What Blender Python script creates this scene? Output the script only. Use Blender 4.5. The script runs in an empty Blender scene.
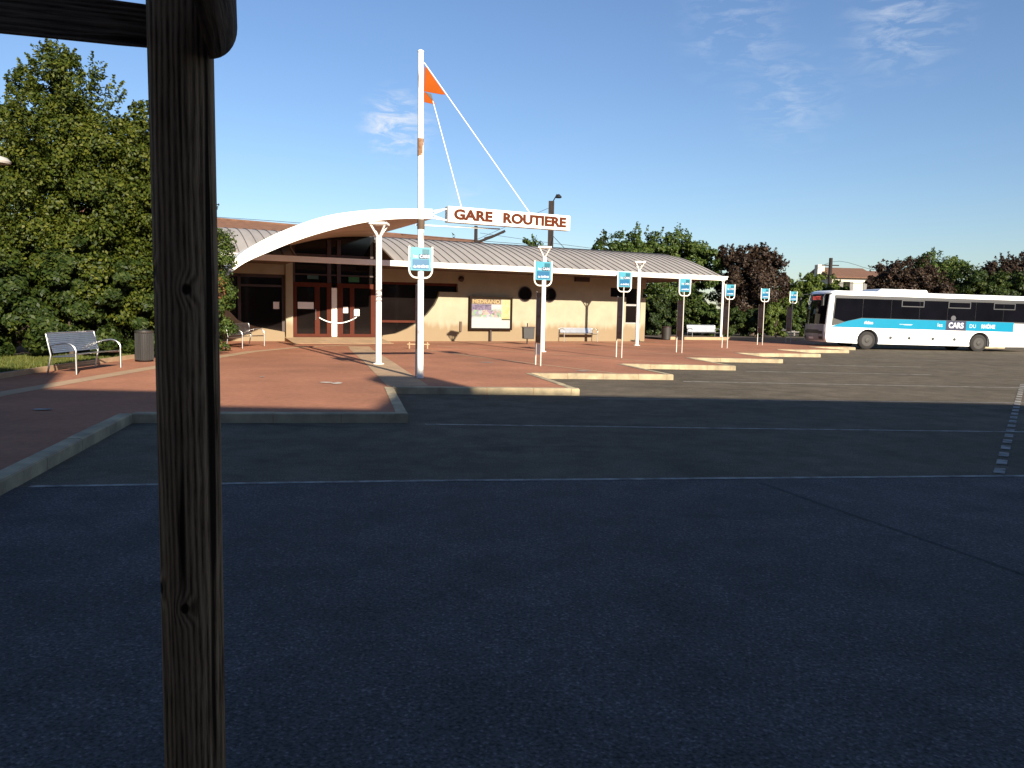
import bpy, bmesh, math, random
import numpy as np
from mathutils import Vector, Matrix

# ------------------------------------------------------------------ camera, sky, sun, exposure
scn = bpy.context.scene
COL = scn.collection
R = math.radians
CAM_H = 1.74
cd = bpy.data.cameras.new("camera")
cd.sensor_width = 36.0
cd.lens = 770.0 * 36.0 / 1024.0
cd.clip_start = 0.05
cd.clip_end = 3000.0
cam = bpy.data.objects.new("camera", cd)
COL.objects.link(cam)
cam.matrix_world = Matrix.Translation((0, 0, CAM_H)) @ Matrix.Rotation(math.pi / 2 - R(5.48), 4, 'X') @ Matrix.Rotation(R(1.146), 4, 'Z')
scn.camera = cam

SUN_EL = R(21.5)
SUN_DIR = Vector((-0.447, 0.894, 0)).normalized()      # the way shadows run on the ground
w = bpy.data.worlds.new("World")
scn.world = w
w.use_nodes = True
nt = w.node_tree
bg = nt.nodes['Background']
sky = nt.nodes.new('ShaderNodeTexSky')
sky.sky_type = 'NISHITA'
sky.sun_disc = False
sky.sun_elevation = SUN_EL
sky.sun_rotation = math.atan2(-SUN_DIR.x, -SUN_DIR.y)
sky.air_density = 1.15
sky.dust_density = 0.3
sky.ozone_density = 1.6
SKY_STRENGTH = 0.05
bg.inputs[1].default_value = SKY_STRENGTH
# thin wisps of cirrus, placed by direction
tc = nt.nodes.new('ShaderNodeTexCoord')
def wn(t, **k):
    n = nt.nodes.new(t)
    for a, b in k.items():
        setattr(n, a, b)
    return n
def dirv(px, py):
    v = Vector(((px - 512) / 770, (384 - py) / 770, -1.0))
    return (cam.matrix_world.to_3x3() @ v).normalized()
mp = wn('ShaderNodeMapping')
mp.inputs['Rotation'].default_value = (0.25, 0.5, 0.2)
mp.inputs['Scale'].default_value = (14, 14, 46)
nt.links.new(tc.outputs['Generated'], mp.inputs[0])
nz = wn('ShaderNodeTexNoise')
nz.inputs['Scale'].default_value = 1.6
nz.inputs['Detail'].default_value = 7
nz.inputs['Roughness'].default_value = 0.62
nz.inputs['Distortion'].default_value = 0.6
nt.links.new(mp.outputs[0], nz.inputs['Vector'])
rp = wn('ShaderNodeMapRange')
rp.inputs[1].default_value = 0.45
rp.inputs[2].default_value = 0.72
nt.links.new(nz.outputs[0], rp.inputs[0])
tot = None
for px, py, rad, amt in ((397, 127, 0.058, 1.35), (735, 25, 0.085, 0.32), (905, 22, 0.085, 0.42), (790, 100, 0.075, 0.34), (470, 205, 0.05, 0.25)):
    d = wn('ShaderNodeVectorMath', operation='DISTANCE')
    nt.links.new(tc.outputs['Generated'], d.inputs[0])
    d.inputs[1].default_value = dirv(px, py)
    m = wn('ShaderNodeMapRange', interpolation_type='SMOOTHSTEP')
    m.inputs[1].default_value = rad
    m.inputs[2].default_value = 0.0
    m.inputs[3].default_value = 0.0
    m.inputs[4].default_value = amt
    nt.links.new(d.outputs['Value'], m.inputs[0])
    if tot is None:
        tot = m.outputs[0]
    else:
        a = wn('ShaderNodeMath', operation='ADD')
        nt.links.new(tot, a.inputs[0])
        nt.links.new(m.outputs[0], a.inputs[1])
        tot = a.outputs[0]
mu = wn('ShaderNodeMath', operation='MULTIPLY')
nt.links.new(tot, mu.inputs[0])
nt.links.new(rp.outputs[0], mu.inputs[1])
mx = wn('ShaderNodeMixRGB')
mx.inputs[2].default_value = (7.5, 7.9, 8.6, 1)
nt.links.new(mu.outputs[0], mx.inputs[0])
gr_ = wn('ShaderNodeMixRGB', blend_type='MULTIPLY')
gr_.inputs[0].default_value = 1.0
gr_.inputs[2].default_value = (0.84, 0.98, 1.25, 1)
nt.links.new(sky.outputs[0], gr_.inputs[1])
nt.links.new(gr_.outputs[0], mx.inputs[1])
nt.links.new(mx.outputs[0], bg.inputs[0])

sd = bpy.data.lights.new("sun", 'SUN')
sd.energy = 5.0
sd.angle = R(0.5)
sd.color = (1.0, 0.90, 0.74)
sun = bpy.data.objects.new("sun", sd)
COL.objects.link(sun)
travel = Vector((SUN_DIR.x * math.cos(SUN_EL), SUN_DIR.y * math.cos(SUN_EL), -math.sin(SUN_EL)))
sun.rotation_euler = travel.to_track_quat('-Z', 'Y').to_euler()
sun.location = (20, -40, 30)

vs = scn.view_settings
vs.view_transform = 'Standard'
vs.look = 'None'
vs.gamma = 1.0
vs.use_curve_mapping = False
vs.exposure = 1.2

# ------------------------------------------------------------------ helpers
random.seed(7)

def at(px, py, Y):
    """world point that lies Y metres ahead in direction of a pixel of the survey photo"""
    v = cam.matrix_world.to_3x3() @ Vector(((px - 512) / 770, (384 - py) / 770, -1.0))
    v = v * (Y / v.y)
    return Vector((v.x, v.y, v.z + CAM_H))

def tag(o, label=None, cat=None, group=None, kind=None):
    if label: o['label'] = label
    if cat: o['category'] = cat
    if group: o['group'] = group
    if kind: o['kind'] = kind
    return o

def empty(name, loc, rz=0.0):
    o = bpy.data.objects.new(name, None)
    o.empty_display_size = 0.3
    COL.objects.link(o)
    o.location = loc
    o.rotation_euler = (0, 0, rz)
    return o

class MB:
    def __init__(s):
        s.v = []; s.f = []
    def add(s, vs_, fs):
        b = len(s.v)
        s.v += [tuple(p) for p in vs_]
        s.f += [tuple(b + i for i in f) for f in fs]
        return s
    def box(s, x0, x1, y0, y1, z0, z1):
        return s.add([(x0, y0, z0), (x1, y0, z0), (x1, y1, z0), (x0, y1, z0), (x0, y0, z1), (x1, y0, z1), (x1, y1, z1), (x0, y1, z1)],
                     [(3, 2, 1, 0), (4, 5, 6, 7), (0, 1, 5, 4), (1, 2, 6, 5), (2, 3, 7, 6), (3, 0, 4, 7)])
    def prism(s, poly, a, b, axis='y'):
        """polygon in two axes swept from a to b along the third"""
        n = len(poly)
        def P(p, t):
            if axis == 'y': return (p[0], t, p[1])
            if axis == 'z': return (p[0], p[1], t)
            return (t, p[0], p[1])
        vs_ = [P(p, a) for p in poly] + [P(p, b) for p in poly]
        fs = [tuple(range(n)), tuple(range(2 * n - 1, n - 1, -1))] + [(i, i + n, (i + 1) % n + n, (i + 1) % n) for i in range(n)]
        return s.add(vs_, fs)
    def tube(s, pts, r, n=10, cap=True):
        pts = [Vector(p) for p in pts]
        k = len(pts)
        rs = r if isinstance(r, (list, tuple)) else [r] * k
        up = None
        rings = []
        for i in range(k):
            t = (pts[min(i + 1, k - 1)] - pts[max(i - 1, 0)]).normalized()
            if up is None:
                up = Vector((0, 0, 1)) if abs(t.z) < 0.9 else Vector((1, 0, 0))
            a = (up - t * up.dot(t)).normalized()
            up = a
            b = t.cross(a)
            rings.append([pts[i] + (a * math.cos(2 * math.pi * j / n) + b * math.sin(2 * math.pi * j / n)) * rs[i] for j in range(n)])
        vs_ = [p for ring in rings for p in ring]
        fs = []
        for i in range(k - 1):
            for j in range(n):
                fs.append((i * n + j, i * n + (j + 1) % n, (i + 1) * n + (j + 1) % n, (i + 1) * n + j))
        if cap:
            fs.append(tuple(range(n - 1, -1, -1)))
            fs.append(tuple((k - 1) * n + j for j in range(n)))
        return s.add(vs_, fs)
    def lathe(s, prof, n=20, c=(0, 0, 0), axis='z'):
        vs_ = []
        for r, h in prof:
            for j in range(n):
                a = 2 * math.pi * j / n
                if axis == 'z': vs_.append((c[0] + r * math.cos(a), c[1] + r * math.sin(a), c[2] + h))
                else: vs_.append((c[0] + r * math.cos(a), c[1] + h, c[2] + r * math.sin(a)))
        fs = []
        for i in range(len(prof) - 1):
            for j in range(n):
                fs.append((i * n + j, i * n + (j + 1) % n, (i + 1) * n + (j + 1) % n, (i + 1) * n + j))
        fs.append(tuple(range(n - 1, -1, -1)))
        fs.append(tuple((len(prof) - 1) * n + j for j in range(n)))
        return s.add(vs_, fs)
    def build(s, name, mat, parent=None, smooth=False, bevel=0.0):
        me = bpy.data.meshes.new(name)
        me.from_pydata(s.v, [], s.f)
        bm = bmesh.new()
        bm.from_mesh(me)
        bmesh.ops.recalc_face_normals(bm, faces=bm.faces)
        bm.to_mesh(me)
        bm.free()
        me.materials.append(mat)
        o = bpy.data.objects.new(name, me)
        COL.objects.link(o)
        if parent: o.parent = parent
        if smooth:
            for p in me.polygons: p.use_smooth = True
            me.set_sharp_from_angle(angle=R(38))
        if bevel:
            m = o.modifiers.new('bevel', 'BEVEL')
            m.width = bevel; m.segments = 2; m.limit_method = 'ANGLE'; m.angle_limit = R(40)
        return o

def copy_tree(o, parent=None):
    c = o.copy()
    COL.objects.link(c)
    if parent: c.parent = parent
    for ch in list(o.children):
        copy_tree(ch, c)
    return c

def text_mesh(name, body, size, mat, parent, loc, rot, extrude=0.006, bold=0.0, sx=1.0, align='CENTER'):
    cu = bpy.data.curves.new(name, 'FONT')
    cu.body = body; cu.size = size; cu.extrude = extrude; cu.offset = bold
    cu.align_x = align; cu.align_y = 'CENTER'; cu.resolution_u = 4
    t = bpy.data.objects.new(name, cu)
    COL.objects.link(t)
    bpy.context.view_layer.update()
    me = bpy.data.meshes.new_from_object(t.evaluated_get(bpy.context.evaluated_depsgraph_get()))
    bpy.data.objects.remove(t)
    me.materials.clear(); me.materials.append(mat)
    o = bpy.data.objects.new(name, me)
    COL.objects.link(o)
    o.parent = parent
    o.location = loc; o.rotation_euler = rot; o.scale = (sx, 1, 1)
    return o

# ------------------------------------------------------------------ materials
def mat(name, col, rough=0.7, metal=0.0, var=0.12, scale=3.0, bump=0.0, bscale=40.0, col2=None, spec=0.5, stretch=(1, 1, 1), detail=5, coat=0.0):
    m = bpy.data.materials.new(name)
    m.use_nodes = True
    t = m.node_tree
    b = t.nodes['Principled BSDF']
    b.inputs['Roughness'].default_value = rough
    b.inputs['Metallic'].default_value = metal
    b.inputs['Specular IOR Level'].default_value = spec
    if coat:
        b.inputs['Coat Weight'].default_value = coat
        b.inputs['Coat Roughness'].default_value = 0.08
    tc = t.nodes.new('ShaderNodeTexCoord')
    mp = t.nodes.new('ShaderNodeMapping')
    mp.inputs['Scale'].default_value = stretch
    t.links.new(tc.outputs['Object'], mp.inputs[0])
    n = t.nodes.new('ShaderNodeTexNoise')
    n.inputs['Scale'].default_value = scale
    n.inputs['Detail'].default_value = detail
    n.inputs['Roughness'].default_value = 0.6
    t.links.new(mp.outputs[0], n.inputs['Vector'])
    r = t.nodes.new('ShaderNodeValToRGB')
    c2 = col2 if col2 else [max(0, c * (1 + var)) for c in col]
    c1 = col if col2 else [c * (1 - var) for c in col]
    r.color_ramp.elements[0].position = 0.3
    r.color_ramp.elements[1].position = 0.7
    r.color_ramp.elements[0].color = (*c1, 1)
    r.color_ramp.elements[1].color = (*c2, 1)
    t.links.new(n.outputs[0], r.inputs[0])
    t.links.new(r.outputs[0], b.inputs['Base Color'])
    if bump:
        n2 = t.nodes.new('ShaderNodeTexNoise')
        n2.inputs['Scale'].default_value = bscale
        n2.inputs['Detail'].default_value = 4
        t.links.new(mp.outputs[0], n2.inputs['Vector'])
        bp = t.nodes.new('ShaderNodeBump')
        bp.inputs['Strength'].default_value = bump
        bp.inputs['Distance'].default_value = 0.02
        t.links.new(n2.outputs[0], bp.inputs['Height'])
        t.links.new(bp.outputs[0], b.inputs['Normal'])
    return m

def nd(t, ty, **k):
    n = t.nodes.new(ty)
    for a, b in k.items(): setattr(n, a, b)
    return n

def asphalt(name, dark, light, speck=0.5, spec=0.04):
    m = bpy.data.materials.new(name)
    m.use_nodes = True
    t = m.node_tree
    L = t.links.new
    b = t.nodes['Principled BSDF']
    b.inputs['Roughness'].default_value = 0.9
    b.inputs['Specular IOR Level'].default_value = spec
    tc = nd(t, 'ShaderNodeTexCoord')
    big = nd(t, 'ShaderNodeTexNoise'); big.inputs['Scale'].default_value = 0.35; big.inputs['Detail'].default_value = 6; big.inputs['Roughness'].default_value = 0.65
    L(tc.outputs['Object'], big.inputs['Vector'])
    fine = nd(t, 'ShaderNodeTexNoise'); fine.inputs['Scale'].default_value = 55; fine.inputs['Detail'].default_value = 3
    L(tc.outputs['Object'], fine.inputs['Vector'])
    vor = nd(t, 'ShaderNodeTexVoronoi'); vor.inputs['Scale'].default_value = 85
    L(tc.outputs['Object'], vor.inputs['Vector'])
    r = nd(t, 'ShaderNodeValToRGB')
    r.color_ramp.elements[0].position = 0.3; r.color_ramp.elements[1].position = 0.72
    r.color_ramp.elements[0].color = (*dark, 1); r.color_ramp.elements[1].color = (*light, 1)
    L(big.outputs[0], r.inputs[0])
    mr = nd(t, 'ShaderNodeMapRange'); mr.inputs[1].default_value = 0.3; mr.inputs[2].default_value = 0.7; mr.inputs[3].default_value = 1 - speck; mr.inputs[4].default_value = 1 + speck
    L(fine.outputs[0], mr.inputs[0])
    sep = nd(t, 'ShaderNodeSeparateColor')
    L(vor.outputs['Color'], sep.inputs[0])
    mr2 = nd(t, 'ShaderNodeMapRange'); mr2.inputs[1].default_value = 0.8; mr2.inputs[2].default_value = 1.0; mr2.inputs[3].default_value = 1.0; mr2.inputs[4].default_value = 1 + 1.6 * speck
    L(sep.outputs[0], mr2.inputs[0])
    mm0 = nd(t, 'ShaderNodeMath', operation='MULTIPLY'); L(mr.outputs[0], mm0.inputs[0]); L(mr2.outputs[0], mm0.inputs[1])
    st = nd(t, 'ShaderNodeTexNoise'); st.inputs['Scale'].default_value = 1.7; st.inputs['Detail'].default_value = 7; st.inputs['Roughness'].default_value = 0.72
    L(tc.outputs['Object'], st.inputs['Vector'])
    ms_ = nd(t, 'ShaderNodeMapRange'); ms_.inputs[1].default_value = 0.32; ms_.inputs[2].default_value = 0.60; ms_.inputs[3].default_value = 0.70; ms_.inputs[4].default_value = 1.10
    L(st.outputs[0], ms_.inputs[0])
    oil = nd(t, 'ShaderNodeTexNoise'); oil.inputs['Scale'].default_value = 0.8; oil.inputs['Detail'].default_value = 4; oil.inputs['Distortion'].default_value = 0.4
    mpo = nd(t, 'ShaderNodeMapping'); mpo.inputs['Scale'].default_value = (0.35, 1.3, 1); mpo.inputs['Rotation'].default_value = (0, 0, 0.15)
    L(tc.outputs['Object'], mpo.inputs[0]); L(mpo.outputs[0], oil.inputs['Vector'])
    mo = nd(t, 'ShaderNodeMapRange', interpolation_type='SMOOTHSTEP'); mo.inputs[1].default_value = 0.62; mo.inputs[2].default_value = 0.72; mo.inputs[3].default_value = 1.0; mo.inputs[4].default_value = 0.72
    L(oil.outputs[0], mo.inputs[0])
    m3 = nd(t, 'ShaderNodeMath', operation='MULTIPLY'); L(ms_.outputs[0], m3.inputs[0]); L(mo.outputs[0], m3.inputs[1])
    mm = nd(t, 'ShaderNodeMath', operation='MULTIPLY'); L(mm0.outputs[0], mm.inputs[0]); L(m3.outputs[0], mm.inputs[1])
    vm = nd(t, 'ShaderNodeVectorMath', operation='SCALE'); L(r.outputs[0], vm.inputs[0]); L(mm.outputs[0], vm.inputs['Scale'])
    L(vm.outputs[0], b.inputs['Base Color'])
    bp = nd(t, 'ShaderNodeBump'); bp.inputs['Strength'].default_value = 0.6; bp.inputs['Distance'].default_value = 0.006
    L(vor.outputs['Distance'], bp.inputs['Height']); L(bp.outputs[0], b.inputs['Normal'])
    return m

def leaf_mat(name, c_dark, c_mid, c_light, trans=0.3):
    m = bpy.data.materials.new(name)
    m.use_nodes = True
    t = m.node_tree
    L = t.links.new
    b = t.nodes['Principled BSDF']
    b.inputs['Roughness'].default_value = 0.55
    b.inputs['Specular IOR Level'].default_value = 0.25
    g = nd(t, 'ShaderNodeNewGeometry')
    tc = nd(t, 'ShaderNodeTexCoord')
    n = nd(t, 'ShaderNodeTexNoise'); n.inputs['Scale'].default_value = 0.9; n.inputs['Detail'].default_value = 2
    L(tc.outputs['Object'], n.inputs['Vector'])
    a = nd(t, 'ShaderNodeMath', operation='MULTIPLY_ADD'); a.inputs[1].default_value = 0.55; a.inputs[2].default_value = -0.05
    L(g.outputs['Random Per Island'], a.inputs[0])
    s = nd(t, 'ShaderNodeMath', operation='MULTIPLY_ADD'); s.inputs[1].default_value = 0.55
    L(n.outputs[0], s.inputs[0]); L(a.outputs[0], s.inputs[2])
    r = nd(t, 'ShaderNodeValToRGB')
    e = r.color_ramp.elements
    e[0].position = 0.15; e[0].color = (*c_dark, 1)
    e[1].position = 0.85; e[1].color = (*c_light, 1)
    k = e.new(0.5); k.color = (*c_mid, 1)
    L(s.outputs[0], r.inputs[0])
    L(r.outputs[0], b.inputs['Base Color'])
    tr = nd(t, 'ShaderNodeBsdfTranslucent')
    L(r.outputs[0], tr.inputs[0])
    mixs = nd(t, 'ShaderNodeMixShader'); mixs.inputs[0].default_value = trans
    L(b.outputs[0], mixs.inputs[1]); L(tr.outputs[0], mixs.inputs[2])
    L(mixs.outputs[0], t.nodes['Material Output'].inputs[0])
    return m

def wood_mat(name, axis, knots, c_dark, c_light):
    """weathered softwood: growth-ring stripes along one axis that bend round knots, drying cracks"""
    m = bpy.data.materials.new(name)
    m.use_nodes = True
    t = m.node_tree
    L = t.links.new
    b = t.nodes['Principled BSDF']
    b.inputs['Roughness'].default_value = 0.85
    b.inputs['Specular IOR Level'].default_value = 0.08
    tc = nd(t, 'ShaderNodeTexCoord')
    mp = nd(t, 'ShaderNodeMapping')
    sc = [1, 1, 1]; sc[axis] = 0.07
    mp.inputs['Scale'].default_value = sc
    L(tc.outputs['Object'], mp.inputs[0])
    warp = nd(t, 'ShaderNodeTexNoise'); warp.inputs['Scale'].default_value = 16; warp.inputs['Detail'].default_value = 3
    L(mp.outputs[0], warp.inputs['Vector'])
    sep = nd(t, 'ShaderNodeSeparateXYZ'); L(tc.outputs['Object'], sep.inputs[0])
    base = nd(t, 'ShaderNodeMath', operation='MULTIPLY'); base.inputs[1].default_value = 900
    L(sep.outputs[2 if axis == 0 else 0], base.inputs[0])
    cur = nd(t, 'ShaderNodeMath', operation='MULTIPLY_ADD'); cur.inputs[1].default_value = 34
    L(warp.outputs[0], cur.inputs[0]); L(base.outputs[0], cur.inputs[2])
    val = cur.outputs[0]
    spot = None
    for (kx, ky, kz, kr, ka) in knots:
        d = nd(t, 'ShaderNodeVectorMath', operation='SUBTRACT'); d.inputs[1].default_value = (kx, ky, kz)
        L(tc.outputs['Object'], d.inputs[0])
        sv = nd(t, 'ShaderNodeVectorMath', operation='MULTIPLY'); q = [1, 1, 1]; q[axis] = 0.7; q[1] = 0.5; sv.inputs[1].default_value = q
        L(d.outputs[0], sv.inputs[0])
        ln = nd(t, 'ShaderNodeVectorMath', operation='LENGTH'); L(sv.outputs[0], ln.inputs[0])
        rr = nd(t, 'ShaderNodeMapRange', interpolation_type='SMOOTHERSTEP'); rr.inputs[1].default_value = kr * 4; rr.inputs[2].default_value = 0; rr.inputs[3].default_value = 0; rr.inputs[4].default_value = ka
        L(ln.outputs['Value'], rr.inputs[0])
        ad = nd(t, 'ShaderNodeMath', operation='ADD'); L(val, ad.inputs[0]); L(rr.outputs[0], ad.inputs[1]); val = ad.outputs[0]
        sp = nd(t, 'ShaderNodeMapRange', interpolation_type='SMOOTHSTEP'); sp.inputs[1].default_value = kr * 1.15; sp.inputs[2].default_value = kr * 0.6; sp.inputs[3].default_value = 0; sp.inputs[4].default_value = 1
        L(ln.outputs['Value'], sp.inputs[0])
        if spot is None: spot = sp.outputs[0]
        else:
            mxm = nd(t, 'ShaderNodeMath', operation='MAXIMUM'); L(spot, mxm.inputs[0]); L(sp.outputs[0], mxm.inputs[1]); spot = mxm.outputs[0]
    si = nd(t, 'ShaderNodeMath', operation='SINE'); L(val, si.inputs[0])
    fine = nd(t, 'ShaderNodeTexNoise'); fine.inputs['Scale'].default_value = 230; fine.inputs['Detail'].default_value = 6; fine.inputs['Roughness'].default_value = 0.7
    L(mp.outputs[0], fine.inputs['Vector'])
    h = nd(t, 'ShaderNodeMath', operation='MULTIPLY_ADD'); h.inputs[1].default_value = 0.13
    L(si.outputs[0], h.inputs[0]); L(fine.outputs[0], h.inputs[2])
    r = nd(t, 'ShaderNodeValToRGB')
    r.color_ramp.elements[0].position = 0.27; r.color_ramp.elements[0].color = (*c_dark, 1)
    r.color_ramp.elements[1].position = 0.66; r.color_ramp.elements[1].color = (*c_light, 1)
    L(h.outputs[0], r.inputs[0])
    crk = nd(t, 'ShaderNodeTexNoise'); crk.inputs['Scale'].default_value = 42; crk.inputs['Detail'].default_value = 2; crk.inputs['Distortion'].default_value = 0.3
    mp2 = nd(t, 'ShaderNodeMapping'); s2 = [1, 1, 1]; s2[axis] = 0.03; mp2.inputs['Scale'].default_value = s2; mp2.inputs['Location'].default_value = (3.1, 1.7, 0.4)
    L(tc.outputs['Object'], mp2.inputs[0]); L(mp2.outputs[0], crk.inputs['Vector'])
    cr = nd(t, 'ShaderNodeMapRange'); cr.inputs[1].default_value = 0.385; cr.inputs[2].default_value = 0.33; cr.inputs[3].default_value = 0; cr.inputs[4].default_value = 1
    L(crk.outputs[0], cr.inputs[0])
    dark = cr.outputs[0]
    if spot is not None:
        mm = nd(t, 'ShaderNodeMath', operation='MAXIMUM'); L(dark, mm.inputs[0]); L(spot, mm.inputs[1]); dark = mm.outputs[0]
    mc = nd(t, 'ShaderNodeMixRGB'); mc.inputs[2].default_value = (*[c * 0.35 for c in c_dark], 1)
    L(dark, mc.inputs[0]); L(r.outputs[0], mc.inputs[1])
    L(mc.outputs[0], b.inputs['Base Color'])
    hh = nd(t, 'ShaderNodeMath', operation='SUBTRACT'); L(h.outputs[0], hh.inputs[0]); L(dark, hh.inputs[1])
    bp = nd(t, 'ShaderNodeBump'); bp.inputs['Strength'].default_value = 0.8; bp.inputs['Distance'].default_value = 0.003
    L(hh.outputs[0], bp.inputs['Height']); L(bp.outputs[0], b.inputs['Normal'])
    return m

def wall_mat(name):
    """cream render: blotches, faint horizontal banding and a dirty foot of the wall"""
    m = mat(name, (0.30, 0.268, 0.188), rough=0.9, var=0.11, scale=1.3, bump=0.25, bscale=60)
    t = m.node_tree
    L = t.links.new
    b = t.nodes['Principled BSDF']
    src = b.inputs['Base Color'].links[0].from_socket
    tc = nd(t, 'ShaderNodeTexCoord')
    sep = nd(t, 'ShaderNodeSeparateXYZ'); L(tc.outputs['Object'], sep.inputs[0])
    n = nd(t, 'ShaderNodeTexNoise'); n.inputs['Scale'].default_value = 2.2; n.inputs['Detail'].default_value = 6
    mp = nd(t, 'ShaderNodeMapping'); mp.inputs['Scale'].default_value = (1.6, 1.6, 0.35)
    L(tc.outputs['Object'], mp.inputs[0]); L(mp.outputs[0], n.inputs['Vector'])
    ad = nd(t, 'ShaderNodeMath', operation='MULTIPLY_ADD'); ad.inputs[1].default_value = 0.9; L(n.outputs[0], ad.inputs[0]); L(sep.outputs[2], ad.inputs[2])
    mr = nd(t, 'ShaderNodeMapRange', interpolation_type='SMOOTHSTEP'); mr.inputs[1].default_value = 1.62; mr.inputs[2].default_value = 1.2; mr.inputs[3].default_value = 0; mr.inputs[4].default_value = 0.8
    L(ad.outputs[0], mr.inputs[0])
    mc = nd(t, 'ShaderNodeMixRGB'); mc.inputs[2].default_value = (0.20, 0.135, 0.072, 1)
    L(mr.outputs[0], mc.inputs[0]); L(src, mc.inputs[1]); L(mc.outputs[0], b.inputs['Base Color'])
    return m

def paving_mat(name):
    """red tinted concrete slabs, slightly mottled with worn and dark marks"""
    m = mat(name, (0.335, 0.146, 0.084), rough=0.9, var=0.12, scale=0.8, bump=0.2, bscale=70, spec=0.2)
    t = m.node_tree
    L = t.links.new
    b = t.nodes['Principled BSDF']
    src = b.inputs['Base Color'].links[0].from_socket
    tc = nd(t, 'ShaderNodeTexCoord')
    n = nd(t, 'ShaderNodeTexNoise'); n.inputs['Scale'].default_value = 9; n.inputs['Detail'].default_value = 5; n.inputs['Roughness'].default_value = 0.7
    L(tc.outputs['Object'], n.inputs['Vector'])
    mr = nd(t, 'ShaderNodeMapRange'); mr.inputs[1].default_value = 0.35; mr.inputs[2].default_value = 0.75; mr.inputs[3].default_value = 0.84; mr.inputs[4].default_value = 1.16
    L(n.outputs[0], mr.inputs[0])
    n2 = nd(t, 'ShaderNodeTexNoise'); n2.inputs['Scale'].default_value = 0.22; n2.inputs['Detail'].default_value = 3
    L(tc.outputs['Object'], n2.inputs['Vector'])
    mr2 = nd(t, 'ShaderNodeMapRange'); mr2.inputs[1].default_value = 0.3; mr2.inputs[2].default_value = 0.7; mr2.inputs[3].default_value = 0.8; mr2.inputs[4].default_value = 1.2
    L(n2.outputs[0], mr2.inputs[0])
    mm = nd(t, 'ShaderNodeMath', operation='MULTIPLY'); L(mr.outputs[0], mm.inputs[0]); L(mr2.outputs[0], mm.inputs[1])
    vm = nd(t, 'ShaderNodeVectorMath', operation='SCALE'); L(src, vm.inputs[0]); L(mm.outputs[0], vm.inputs['Scale'])
    L(vm.outputs[0], b.inputs['Base Color'])
    return m

def glass_mat(name, col=(0.012, 0.010, 0.010), rough=0.06, spec=0.5):
    return mat(name, col, rough=rough, var=0.3, scale=0.6, spec=spec)

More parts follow.
